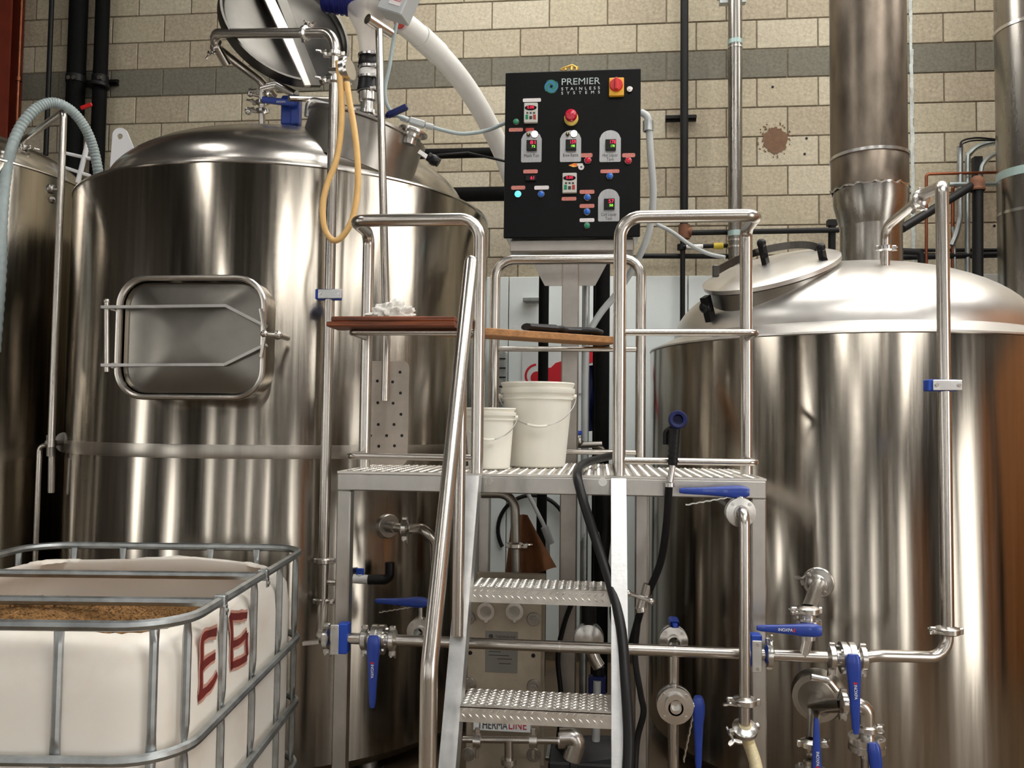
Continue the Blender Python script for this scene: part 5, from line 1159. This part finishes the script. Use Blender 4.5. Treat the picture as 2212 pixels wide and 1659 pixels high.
# black wall pipe with strut and rusty tee
T = vpipe('gas_pipe', 1478, 250, 5.58, -200, 500, 0.027, 'black_pipe', 'upright black iron pipe with a rusty tee beside the control panel', 'pipe', z1=CEIL-0.02)
strut(T, 1438, 1505, 252, 5.66)
gp = P(1478, 500, 5.58); b = MB(); b.cyl(P(1478, 486, 5.58), P(1478, 516, 5.58), 0.038, 14); b.cyl(P(1478, 500, 5.58), P(1494, 502, 5.58), 0.034, 14); T.part('tee', b, 'rust', 'rusty cast tee')
b = MB(); b.cyl(Vector((gp.x-0.01, 5.58, zat(1471, 516, 5.58))), Vector((gp.x-0.01, 5.58, 0.3)), 0.017, 12); b.cyl(P(1472, 528, 5.58), P(1472, 540, 5.58), 0.028, 12); T.part('drop_pipe', b, 'black_pipe')
b = MB(); b.cyl(P(1490, 503, 5.58), P(1812, 497, 5.58), 0.018, 12); g1 = T.part('branch_pipe', b, 'black_pipe')
b = MB(); b.cyl(P(1475, 533, 5.56), P(1600, 530, 5.56), 0.014, 12); T.part('branch_pipe', b, 'black_pipe')
b = MB(); b.cyl(P(1482, 533, 5.56), P(1518, 532, 5.56), 0.020, 10); T.part('union', b, 'cast_steel')
b = MB(); b.cyl(P(1541, 531.5, 5.56), P(1562, 531, 5.56), 0.022, 12); T.part('tag', b, 'tape_yellow', 'yellow tag band')
b = MB(); b.cyl(P(1386, 553, 5.62), P(1620, 554, 5.62), 0.017, 12); T2_ = b; solo('wall_pipe', b, 'black_pipe', 'level black pipe low on the blocks under the yellow tag', 'pipe')
b = MB(); b.cyl(P(1797, 475, 5.6), P(1797, 640, 5.6), 0.024, 10); b.box(P(1797, 482, 5.6), (0.06, 0.05, 0.04)); solo('pipe_stand', b, 'black_pipe', 'short black upright strut beside the thick flue', 'strut')
# pipes right of the thick flue
b = MB(); b.tube(fillet([P(1950, 543, 5.5), P(1990, 545, 5.5), P(1990, 620, 5.5)], 0.03), 0.022, 12); solo('elbow_pipe', b, 'black_pipe', 'black elbow pipe just right of the thick flue', 'pipe')
b = MB(); b.cyl(P(1940, 556, 5.6), P(2240, 548, 5.6), 0.020, 12); solo('wall_pipe', b, 'black_pipe', 'thicker level black pipe crossing behind the tall kettle pipe', 'pipe')
b = MB(); b.cyl(P(1940, 541, 5.62), P(2240, 540, 5.62), 0.012, 12); solo('wall_pipe', b, 'black_pipe', 'thinner level black pipe just above the thicker one by the thick flue', 'pipe')
b = MB(); b.tube(fillet([P(2210, 371, 5.55), P(2001, 376, 5.55), P(2001, 640, 5.55)], 0.02), 0.0095, 10); solo('copper_pipe', b, 'copper', 'thin copper pipe turning down left of the rusty cap', 'pipe')
b = MB(); b.tube(fillet([P(2120, 400, 5.6), P(2058, 402, 5.6), P(2058, 640, 5.6)], 0.02), 0.0105, 10); solo('copper_pipe', b, 'copper', 'second copper pipe close behind the tall kettle pipe', 'pipe')
VB = Thing('vent_pipe', P(2112, 600, 5.3), 'black vent pipe under a rusty round cap with a slanting branch', 'pipe')
b = MB(); b.cyl(P(2112, 404, 5.3), P(2112, 680, 5.3), 0.031, 16); VB.part('pipe_run', b, 'black_pipe')
b = MB(); q = P(2111, 412, 5.3); b.lathe([(0.044, 0), (0.047, 0.01), (0.042, 0.02), (0.044, 0.05), (0.036, 0.075), (0.02, 0.09), (0, 0.094)], q, ZV, 20); VB.part('cap', b, 'rust', 'rusty domed cap')
b = MB(); b.cyl(P(2098, 402, 5.3), P(1948, 494, 5.0), 0.026, 14); VB.part('slant_pipe', b, 'black_pipe')
for i, (pts, r, lab, m) in enumerate((([(2230, 306), (2140, 309), (2097, 330), (2090, 372), (2090, 640)], 0.017, 'bright conduit arching out behind the tall flue, outermost of the pair', 'conduit'), ([(2230, 327), (2160, 330), (2126, 352), (2119, 378), (2119, 410)], 0.015, 'bright conduit arching lower behind the tall flue, inner of the pair', 'conduit'),
                                      ([(2074, 316), (2074, 440), (2074, 470), (2066, 505), (2056, 530)], 0.018, 'grey conduit stub beside the arching conduits, curving off at its foot', 'galvanised'), ([(2230, 398), (2050, 398)], 0.015, 'level grey conduit passing behind the rusty cap', 'conduit'), ([(2074, 318), (2078, 305), (2098, 299), (2130, 299), (2230, 312)], 0.006, 'thin dark cable looping over the arching conduits', 'black_rubber'), ([(2074, 318), (2085, 308), (2120, 303), (2230, 308)], 0.005, 'thinner dark cable just under the looping cable', 'black_rubber'), ([(2058, 490), (2062, 540), (2064, 680)], 0.008, 'pale cable dropping beside the tall kettle pipe', 'conduit'))):
    b = MB(); yy = 5.6-0.02*i if i < 6 else 5.59; b.tube(smooth_path([P(x, y, yy) for x, y in pts], 6), r, 10); solo('conduit' if r > 0.009 else 'cable', b, m, lab, 'conduit' if r > 0.009 else 'cable')
b = MB(); b.box(P(2107, 366, 5.64), (0.03, 0.05, 0.16)); b.box(P(2116, 366, 5.64), (0.02, 0.05, 0.16)); solo('strut_channel', b, 'dark_paint', 'short dark strut channel above the rusty cap', 'strut')

# ---------------------------------------------------------------- pipes on the left of the hall
T = vpipe('insulated_pipe', 165, 150, 5.60, -200, 480, 0.065, 'black_foam', 'thickest black insulated pipe at the upper left of the wall', 'pipe', z0=1.0, z1=CEIL-0.02, bands=((172, 0.05, 0.006, 'black_pipe'),)); strut(T, 143, 250, 176, 5.675)
T = vpipe('insulated_pipe', 217, 150, 5.60, -200, 480, 0.050, 'black_foam', 'second black insulated pipe with the red valve lever', 'pipe', z0=1.0, z1=CEIL-0.02, bands=((172, 0.05, 0.008, 'black_pipe'),))
b = MB(); b.disc(P(213, 185, 5.58), ZV, 0.075, 0.03, 24, .004); T.part('flange', b, 'black_pipe')
b = MB(); b.beam(P(174, 234, 5.52), P(199, 225, 5.53), 0.02, 0.03, ch=0.006); T.part('valve_lever', b, 'safety_red', 'bright red valve lever')
for k, x in enumerate((149, 160, 215)):
    b = MB(); b.disc(P(x, 168, 5.53), YV, 0.016, 0.02, 8); T.part('bolt', b, 'cast_steel')
vpipe('slim_pipe', 106, 150, 5.5, -200, 335, 0.017, 'black_pipe', 'slim black pipe left of the insulated pipes', 'pipe', z1=CEIL-0.02)
vpipe('copper_riser', 43, 100, 5.6, -200, 260, 0.013, 'copper', 'thin pinkish riser pipe beside the red column', 'pipe', z0=1.0, z1=CEIL-0.02, bands=((171, 0.03, 0.009, 'copper'),))
a_ = P(0, 150, 5.3); b = MB(); x0_ = P(-85, 150, 5.575).x; x1_ = P(20, 150, 5.575).x
b.box(((x0_+x1_)/2, 5.575, CEIL/2), (x1_-x0_, 0.02, CEIL)); b.box(((x0_+x1_)/2, 5.64, CEIL/2), (0.02, 0.12, CEIL)); b.box(((x0_+x1_)/2, 5.705, CEIL/2), (x1_-x0_, 0.02, CEIL)); props(solo('trim_red_column', b, 'red_paint', None, None, smooth=0), kind='structure')
# ribbed hose arching over from the outer tank
hp = smooth_path([Pd(-12, 760, 4.1), Pd(0, 600, 4.12), Pd(4, 470, 4.2), Pd(14, 370, 4.35), Pd(36, 290, 4.45), Pd(72, 240, 4.5), Pd(112, 222, 4.55), Pd(150, 236, 4.6), Pd(180, 270, 4.66), Pd(200, 315, 4.72), Pd(212, 370, 4.75), Pd(220, 430, 4.8)], 36)
b = MB(); N_ = len(hp); b.tube(hp, 0.03, 12, rfun=lambda t: 0.0275+0.0016*math.sin(t*N_*1.30)); solo('ribbed_hose', b, 'grey_hose', 'ribbed grey green hose arching up beside the outer tank', 'hose', smooth=60)
# spray pipe of the outer tank
yo = 4.0
xo = Pd(128, 500, 4.05)
OP = Thing('side_pipe', Vector((xo.x, xo.y, Pd(126, 960, 4.05).z)), 'slim steel pipe rising between the outer tank and the tun', 'pipe')
pt_ = Vector((xo.x, xo.y, Pd(128, 236, 4.05).z)); pipe(OP, [Vector((xo.x, xo.y, Pd(126, 965, 4.05).z)), pt_, Pd(46, 306, 4.6), Pd(46, 330, 4.62)], r=0.0165, fr=[0.04, 0.02])
clamp(OP, Pd(50, 318, 4.62), ZV, XV, r=0.026); b = MB(); b.cyl(Pd(52, 325, 4.62), Pd(46, 375, 4.66), 0.022, 12); b.ball(Pd(38, 340, 4.64), 0.024, 8); OP.part('spray_ball_neck', b, 'cast_steel')
b = MB(); b.ball(Pd(110, 958, 4.05), 0.028, 10); b.cyl(Pd(110, 940, 4.05), Pd(110, 985, 4.05), 0.02, 12); b.cyl(Pd(110, 957, 4.05), Pd(138, 956, 4.1), 0.013, 10); OP.part('cross_fitting', b, 'lid_steel')
pipe(OP, [Pd(112, 962, 4.05), Pd(86, 962, 4.05), Vector((Pd(86, 962, 4.05).x, Pd(86, 962, 4.05).y, 0.1))], r=0.0125, fr=0.03); pipe(OP, [Pd(112, 975, 4.06), Pd(111, 1064, 4.06)], r=0.015, fr=0)
b = MB(); b.cyl(Pd(138, 956, 4.10), Pd(150, 954, 4.14), 0.05, 18); OP.part('gauge_port', b, 'lid_steel')
b = MB(); b.ball(Pd(110, 408, 4.07), 0.025, 10); b.cyl(Pd(110, 408, 4.07), Pd(130, 408, 4.06), 0.012, 8); b.ball(Pd(112, 432, 4.07), 0.018, 8); OP.part('bleed_knob', b, 'lid_steel')
GR = Thing('tank_guard', Pd(170, 390, 4.9), 'small white tube guard on top of the outer tank', 'guard rail')
for nm, pts in (('post', [(190, 308), (168, 395)]), ('upper_bar', [(138, 330), (205, 345)]), ('lower_bar', [(52, 343), (110, 352), (195, 380)])):
    b = MB(); b.tube([Pd(x, y, 4.95) for x, y in pts], 0.015 if nm == 'post' else 0.010, 10); GR.part(nm, b, 'white_enamel')

# ---------------------------------------------------------------- grain auger above the tun
AU = Thing('grain_auger', Pd(793, 262, 4.05), 'white grain auger tube with blue motor and clear chute over the tun', 'auger')
b = MB(); pts = smooth_path([Pd(868, 46, 4.25), Pd(915, 86, 4.4), Pd(965, 135, 4.6), Pd(1010, 192, 4.8), Pd(1050, 258, 5.0), Pd(1085, 330, 5.2), Pd(1110, 400, 5.3)], 8); b.tube(pts, 0.058, 20); AU.part('tube', b, 'white_pvc', 'curved white tube')
q = pts[10]; t = (pts[11]-pts[9]); b = MB(); b.lathe([(0.058, -0.09), (0.062, -0.09), (0.062, 0.09), (0.058, 0.09)], q, t, 24); AU.part('sleeve', b, 'white_pvc')
for (i, r_) in ((1, .028), (4, .018)):
    b = MB(); c_ = pts[i]-CF*0.052-CU*0.02-CR*0.02; b.disc(c_, CF, r_, 0.012, 12); AU.part('red_mark', b, 'label_red', 'faded red print on the tube')
b = MB(); b.lathe([(0.108, Pd(800, 20, 4.1).z), (0.105, Pd(800, 36, 4.1).z), (0.062, Pd(800, 72, 4.1).z), (0.048, Pd(800, 105, 4.1).z), (0.046, Pd(800, 122, 4.1).z)], Vector((Pd(798, 60, 4.1).x, Pd(798, 60, 4.1).y, 0)), ZV, 28); AU.part('chute', b, 'funnel_clear', 'cloudy clear plastic chute')
cpx = Vector((Pd(796, 180, 4.08).x, Pd(796, 180, 4.08).y, 0))
zc_ = lambda y: Pd(796, y, 4.08).z
b = MB(); b.lathe([(0.040, zc_(116)), (0.044, zc_(118)), (0.044, zc_(124)), (0.050, zc_(128)), (0.052, zc_(138)), (0.050, zc_(146)), (0.045, zc_(152)), (0.03, zc_(153))], cpx, ZV, 24); AU.part('rubber_coupling', b, 'black_rubber')
b = MB(); b.lathe([(0.03, zc_(151)), (0.046, zc_(152)), (0.046, zc_(166)), (0.03, zc_(167))], cpx, ZV, 24); AU.part('spacer', b, 'white_pvc')
b = MB(); b.lathe([(0.03, zc_(167)), (0.045, zc_(168)), (0.050, zc_(176)), (0.052, zc_(188)), (0.055, zc_(192)), (0.055, zc_(200)), (0.03, zc_(204))], cpx, ZV, 24); AU.part('rubber_coupling', b, 'black_rubber')
for y in (121, 148, 170, 198):
    b = MB(); b.lathe([(0.046, -0.006), (0.0545, -0.006), (0.0545, 0.006), (0.046, 0.006)], cpx+ZV*zc_(y), ZV, 24); b.cbox(cpx+ZV*zc_(y)+CR*0.03-CF*0.048, (0.03, 0.016, 0.018), .003); AU.part('band_clamp', b, 'cast_steel')
b = MB(); b.lathe([(0.046, zc_(202)), (0.046, zc_(220)), (0.038, zc_(224)), (0.038, zc_(240)), (0.05, zc_(243)), (0.05, zc_(250)), (0.036, zc_(252)), (0.036, zc_(275))], cpx, ZV, 24); b.cyl(cpx+ZV*zc_(235), cpx+ZV*zc_(235)-CR*0.11, 0.018, 12); AU.part('inlet_spool', b, 'cast_steel')
b = MB(); b.beam(Pd(836, 250, 4.0), Pd(880, 230, 4.0), 0.03, 0.028, ch=.006); b.cyl(Pd(838, 250, 4.0), Pd(812, 256, 4.05), 0.012, 8); AU.part('slide_handle', b, 'dark_blue', 'dark blue slide valve handle')
b = MB(); b.cyl(Pd(700, -14, 4.2), Pd(782, -2, 4.2), 0.085, 24)
for i in range(7):
    q = Pd(700, -14, 4.2).lerp(Pd(782, -2, 4.2), 0.08+0.14*i); b.disc(q, Pd(782, -2, 4.2)-Pd(700, -14, 4.2), 0.092, 0.006, 24)
AU.part('motor', b, 'motor_blue', 'finned dark blue motor')
b = MB(); b.cyl(Pd(782, -2, 4.2), Pd(810, 4, 4.2), 0.045, 18); b.cbox(Pd(822, 8, 4.2), (0.10, 0.14, 0.10), .01); AU.part('gearbox', b, 'lid_steel')
bx = Pd(864, 2, 3.98); exb = (CR*0.80-CF*0.25-CU*0.35).normalized(); eyb = (CF-exb*CF.dot(exb)).normalized(); ezb = exb.cross(eyb); 
b = MB(); b.cbox(bx, (0.135, 0.11, 0.17), 0.006, (exb, eyb, ezb)); AU.part('junction_box', b, 'grey_plastic', 'grey electrical box')
b = MB(); b.cbox(bx-eyb*0.057+exb*0.015+ezb*0.01, (0.062, 0.003, 0.12), 0.001, (exb, eyb, ezb)); AU.part('warning_label', b, 'label_white', 'white and red warning label')
for dz_ in (-0.02, -0.028):
    b = MB(); b.box(bx-eyb*0.0592+exb*0.015+ezb*dz_, (0.060, 0.001, 0.003), (exb, eyb, ezb)); AU.part('label_line', b, 'print_red')
# flexible conduit from the box to the panel
b = MB(); b.tube(smooth_path([Pd(858, 44, 4.1), Pd(851, 80, 4.08), Pd(842, 140, 4.06), Pd(832, 190, 4.05), Pd(836, 226, 4.05), Pd(852, 246, 4.06), Pd(874, 256, 4.08), Pd(894, 264, 4.1), Pd(925, 272, 4.1), Pd(960, 282, 4.1), Pd(1000, 289, 4.15), Pd(1050, 282, 4.2), Pd(1096, 264, 4.25)], 8), 0.0095, 10); solo('flexible_conduit', b, 'grey_hose', 'pale flexible conduit sagging between auger box and control panel', 'conduit')
JB = Thing('conduit_fitting', Pd(902, 268, 4.08), 'grey conduit splice fitting above the hatch neck', 'fitting')
b = MB(); b.beam(Pd(884, 260, 4.09), Pd(918, 270, 4.09), 0.03, 0.034, ch=.006); JB.part('body', b, 'grey_plastic')
for (x, y, x2, y2) in ((866, 254, 882, 260), (920, 271, 936, 275)): b = MB(); b.cyl(Pd(x, y, 4.09), Pd(x2, y2, 4.09), 0.015, 12); JB.part('gland', b, 'grey_plastic')
# insulated pipes crossing behind the panel and dropping behind the post
for pts, r, lab in (([(890, 327, 5.36), (1178, 327, 5.36), (1178, 1300, 5.36)], 0.033, 'upper black insulated pipe running behind the panel and down beside the post'), ([(960, 415, 5.1), (1303, 415, 5.1), (1303, 1400, 5.1)], 0.045, 'lower black insulated pipe passing behind the panel to the thick drop')):
    b = MB(); a0 = P(*pts[0]); a1 = P(*pts[1]); a2 = P(*pts[2]); b.tube(fillet([Vector((a0.x, a0.y, a1.z)), a1, Vector((a1.x, a1.y, 0.0))], 0.10), r, 16); solo('insulated_pipe', b, 'black_foam', lab, 'pipe')
b = MB(); a1 = P(1288, 700, 5.2); b.cyl((a1.x, 5.2, 0.0), (a1.x, 5.2, zat(1288, 560, 5.2)), 0.02, 12); solo('insulated_pipe', b, 'black_foam', 'slim black pipe hugging the thick drop behind the post', 'pipe')
b = MB(); b.tube([P(945, 335, 4.95), P(1010, 330, 4.95), P(1100, 350, 5.0)], 0.008, 8); solo('cable', b, 'black_rubber', 'thin black cable under the upper insulated pipe', 'cable')
b = MB(); b.tube(smooth_path([Pd(1386, 243, 4.15), Pd(1398, 252, 4.12), Pd(1402, 275, 4.12), Pd(1405, 330, 4.12), Pd(1411, 420, 4.15), Pd(1402, 500, 4.2), Pd(1375, 565, 4.25), Pd(1335, 630, 4.3), Pd(1295, 680, 4.3), Pd(1270, 730, 4.3), Pd(1264, 800, 4.3), Pd(1262, 1000, 4.3), Pd(1260, 1250, 4.3)], 8), 0.0175, 12); solo('flexible_conduit', b, 'grey_plastic', 'thick grey conduit bending from the panel side down behind the post', 'conduit')
b = MB(); b.lathe([(0.02, -0.025), (0.026, -0.025), (0.026, 0.025), (0.02, 0.025)], Pd(1400, 273, 4.12), ZV, 14); solo('conduit_coupling', b, 'galvanised', 'dark coupling on the thick grey conduit beside the panel', 'fitting')
b = MB(); b.cyl(P(1266, 600, 4.35), Vector((P(1266, 600, 4.35).x, 4.35, 0.2)), 0.02, 12); solo('conduit', b, 'galvanised', 'straight grey conduit standing behind the panel post', 'conduit')
b = MB(); b.tube(smooth_path([Pd(1418, 484, 4.6), Pd(1450, 500, 4.6), Pd(1490, 528, 4.6), Pd(1530, 548, 4.6), Pd(1566, 556, 4.55)], 8), 0.011, 10); solo('flexible_conduit', b, 'grey_plastic', 'thin pale conduit slanting down to the kettle hatch', 'conduit')

# ---------------------------------------------------------------- things glimpsed behind the platform
# red and white banner on the wall sheets
YB2 = WY-0.035
BN = Thing('banner', P(1200, 822, YB2), 'red and white wall banner half hidden by the panel post', 'banner')
b = MB(); a_, c_ = P(1128, 757, YB2), P(1289, 850, YB2); b.box((a_+c_)/2, (c_.x-a_.x, 0.004, a_.z-c_.z)); BN.part('cloth', b, 'print_white')
def wp(n): return n*5.69/1800
b = MB(); n = 24; c_ = P(1160, 812, YB2-0.003)
ro = [(wp(27)*math.cos(R_(95+170*i/n)), wp(27)*math.sin(R_(95+170*i/n))) for i in range(n+1)]; ri = [(wp(22)*math.cos(R_(95+170*i/n)), wp(22)*math.sin(R_(95+170*i/n))) for i in range(n, -1, -1)]
vs = [c_+XV*p[0]+ZV*p[1] for p in ro+ri[::-1]]; b.add(vs, [(i, i+1, n+2+i, n+1+i) for i in range(n)]); b.disc(P(1160, 816, YB2-0.004), YV, wp(14), 0.002, 18); BN.part('red_curl', b, 'banner_red', smooth=0)
b = MB(); b.prism([(wp(-22), wp(-30)), (wp(24), wp(-30)), (wp(24), wp(22)), (wp(4), wp(16)), (wp(-6), wp(6)), (wp(-22), wp(4))], P(1196, 800, YB2-0.003), XV, ZV, 0, 0.002); BN.part('red_shape', b, 'banner_red', smooth=0); b = MB(); b.prism([(wp(-14), wp(-14)), (wp(14), wp(-10)), (wp(14), wp(18)), (wp(-14), wp(18))], P(1276, 772, YB2-0.003), XV, ZV, 0, 0.002); BN.part('red_shape', b, 'banner_red', smooth=0)
b = MB(); b.cbox(P(1148, 648, YB2-0.02), (wp(36), 0.06, wp(9)), .004); b.box(P(1150, 652, YB2-0.01), (wp(30), 0.04, wp(4))); solo('wall_bracket', b, 'galvanised', 'small grey bracket on the white wall sheets', 'bracket')
b = MB(); b.cbox(P(1080, 815, YB2-0.06), (wp(26), 0.12, wp(110)), .006); LB = Thing('louvre_box', P(1080, 870, YB2), 'grey louvred box on the wall behind the wide bucket', 'electrical box'); LB.part('body', b, 'galvanised')
for i in range(5):
    b = MB(); b.box(P(1082, 775+20*i, YB2-0.125), (wp(20), 0.006, wp(3))); LB.part('slot', b, 'black_plastic')
b = MB(); b.tube(smooth_path([P(1276, 790, 5.23), P(1280, 830, 5.23), P(1274, 880, 5.22), P(1280, 930, 5.23)], 6), 0.03, 10, rfun=lambda t: 0.036-0.01*math.sin(t*9)); solo('cloth_bundle', b, 'dark_blue', 'dark blue bundle hanging beside the red banner', 'bundle')
# small valve with blue knob at the back rail
SV = Thing('needle_valve', Pd(1250, 965, 4.3), 'small steel needle valve with a blue knob behind the wide bucket', 'valve')
b = MB(); b.cyl(Pd(1226, 962, 4.28), Pd(1300, 960, 4.28), 0.016, 12); b.ball(Pd(1250, 955, 4.28), 0.026, 10); b.cyl(Pd(1250, 955, 4.28), Pd(1249, 938, 4.28), 0.008, 8); SV.part('body', b, 'lid_steel')
b = MB(); b.lathe([(0.0, 0), (0.016, 0.0), (0.022, 0.008), (0.020, 0.022), (0, 0.024)], Pd(1248, 940, 4.28), ZV, 14); SV.part('knob', b, 'pad_blue')
b = MB(); b.tube(fillet([Pd(1275, 962, 4.28), Pd(1300, 966, 4.28), Pd(1308, 985, 4.28)], 0.03), 0.012, 10); SV.part('outlet', b, 'pipe_steel')
# stained leather apron hanging under the deck
AP = MB(); n = 22; m2 = 18; vs = []
for i in range(n+1):
    for j in range(m2+1):
        u = i/n; v = j/m2; xpx = 1090+u*(1202-1090)*(0.30+0.70*v)+16*(1-v); ypx = 1112+v*(128+14*math.sin(u*5))
        q = P(xpx, ypx, 3.95); q.y += 0.035*math.sin(u*11+v*2)*(0.3+0.7*v); vs.append(q)
AP.add(vs, [(i*(m2+1)+j, (i+1)*(m2+1)+j, (i+1)*(m2+1)+j+1, i*(m2+1)+j+1) for i in range(n) for j in range(m2)])
k0 = len(vs); AP.add([q+YV*0.006 for q in vs], [(i*(m2+1)+j, i*(m2+1)+j+1, (i+1)*(m2+1)+j+1, (i+1)*(m2+1)+j) for i in range(n) for j in range(m2)])
solo('leather_apron', AP, 'leather', 'stained brown leather apron hanging under the deck', 'apron', smooth=70)
b = MB(); b.tube(fillet([P(1040, 1066, 3.72), P(1112, 1066, 3.72), P(1115, 1245, 3.72)], 0.08), 0.021, 14); EP = Thing('transfer_pipe', P(1115, 1245, 3.72), 'dark steel transfer pipe bending down in front of the leather apron', 'pipe'); EP.part('pipe', b, 'lid_steel'); clamp(EP, P(1114, 1178, 3.72), ZV, XV, r=0.03)
b = MB(); c_ = P(1150, 1145, 5.672); b.tube([c_+XV*(0.235*math.cos(R_(-30+240*i/30)))+ZV*(0.235*math.sin(R_(-30+240*i/30))) for i in range(31)], 0.014, 10); solo('coiled_hose', b, 'black_rubber', 'black hose coil hung behind the leather apron', 'hose')
b = MB(); b.tube(smooth_path([P(1136, 1058, 4.2), P(1160, 1105, 4.2), P(1180, 1150, 4.2), P(1184, 1200, 4.2)], 8), 0.0105, 10); b.cyl(P(1176, 1138, 4.2), P(1190, 1175, 4.2), 0.02, 10); solo('cable', b, 'grey_plastic', 'pale cable with a black plug slanting past the leather apron', 'cable')
# pump with clear elbow
PU = Thing('transfer_pump', (P(1270, 1500, 3.75).x, 3.75, 0.0), 'transfer pump with steel elbow and black risers behind the steps', 'pump')
b = MB(); b.cyl(P(1272, 1352, 3.7), P(1272, 1300, 3.7), 0.034, 18); b.tube(fillet([P(1272, 1310, 3.7), P(1270, 1282, 3.7), P(1236, 1275, 3.7)], 0.04), 0.026, 14); PU.part('riser', b, 'black_rubber')
b = MB(); b.lathe([(0.03, -0.05), (0.062, -0.04), (0.066, 0.0), (0.062, 0.03), (0.03, 0.04), (0, 0.04)], P(1272, 1378, 3.66), -YV, 26); b.tube(fillet([P(1272, 1395, 3.66), P(1285, 1425, 3.66), P(1294, 1440, 3.66)], 0.03), 0.028, 14); PU.part('housing', b, 'cast_steel')
b = MB(); b.cyl(P(1293, 1440, 3.7), P(1293, 1470, 3.7), 0.026, 14); PU.part('riser', b, 'black_rubber')
b = MB(); b.cbox(P(1290, 1478, 3.68), (0.075, 0.05, 0.07), .004); PU.part('clamp_pad', b, 'dark_blue', 'dark blue clamp pad')
b = MB(); b.cyl(P(1290, 1470, 3.66), P(1287, 1600, 3.66), 0.018, 12); PU.part('drain_leg', b, 'grey_plastic')
b = MB(); b.cyl(P(1215, 1640, 3.8), P(1330, 1640, 3.9), 0.10, 24); PU.part('motor', b, 'dark_paint')
b = MB(); b.cbox(Vector((P(1270, 1500, 3.85).x, 3.85, 0.06)), (0.34, 0.26, 0.12), .008); PU.part('base', b, 'dark_paint')
# small hoses weaving round the post
for i, (pts, r, lab) in enumerate((([(1240, 1290), (1218, 1350), (1205, 1420), (1212, 1520), (1200, 1660)], 0.012, 'black hose winding down left of the panel post foot'), ([(1330, 1120), (1334, 1220), (1322, 1320), (1338, 1420), (1330, 1560)], 0.013, 'black hose dropping behind the right stringer'), ([(1310, 1050), (1312, 1140), (1304, 1230), (1310, 1300)], 0.022, 'thick black riser just left of the right stringer'), ([(1290, 1150), (1296, 1175), (1306, 1230), (1318, 1300)], 0.009, 'pale thin hose beside the thick riser'))):
    b = MB(); b.tube(smooth_path([P(x, y, 3.95+0.05*i) for x, y in pts], 8), r, 10); solo('hose', b, 'black_rubber' if 'pale' not in lab else 'grey_plastic', lab, 'hose')
# fittings low on the tun, in the shade of the deck
ot = on_cyl(836, 1136, C1, R1); nt_ = Vector((ot.x-C1[0], ot.y-C1[1], 0)).normalized()
TF = Thing('tun_outlet', ot, 'shaded outlet pipe leaving a flange on the tun under the deck', 'pipe')
b = MB(); b.disc(ot+nt_*0.008, nt_, 0.055, 0.03, 24, .004); b.cyl(ot, ot+nt_*0.08, 0.026, 16); TF.part('flange', b, 'lid_steel')
pipe(TF, [ot+nt_*0.07, ot+nt_*0.12+XV*0.02, P(915, 1142, 3.38), P(940, 1170, 3.40), P(942, 1240, 3.42)], r=0.021, fr=[0.03, 0.04, 0.05]); clamp(TF, P(874, 1140, 3.36), XV, -ZV, r=0.03)
SVL = Thing('sample_cock', P(782, 1262, 3.6), 'little white sample cock with a blue tap and black elbow', 'tap')
ys = on_cyl(782, 1250, C1, R1).y-0.04
b = MB(); b.cyl(P(764, 1250, ys), P(798, 1252, ys), 0.020, 14); b.cyl(P(778, 1240, ys), P(778, 1252, ys), 0.015, 10); SVL.part('body', b, 'white_pvc')
b = MB(); b.cbox(P(778, 1236, ys), (0.032, 0.016, 0.034), .003); SVL.part('tap', b, 'pad_blue')
b = MB(); b.tube(fillet([P(796, 1252, ys), P(842, 1252, ys), P(842, 1215, ys)], 0.03), 0.022, 12); SVL.part('elbow', b, 'black_plastic')
tv = P(908, 1362, 3.40)
valve(tv, YV, ZV, -XV+ZV*.12, 'valve in the shade under the deck with a silver trigger', L=0.19, r=0.052, text=False, off=0.10, clamps=False)
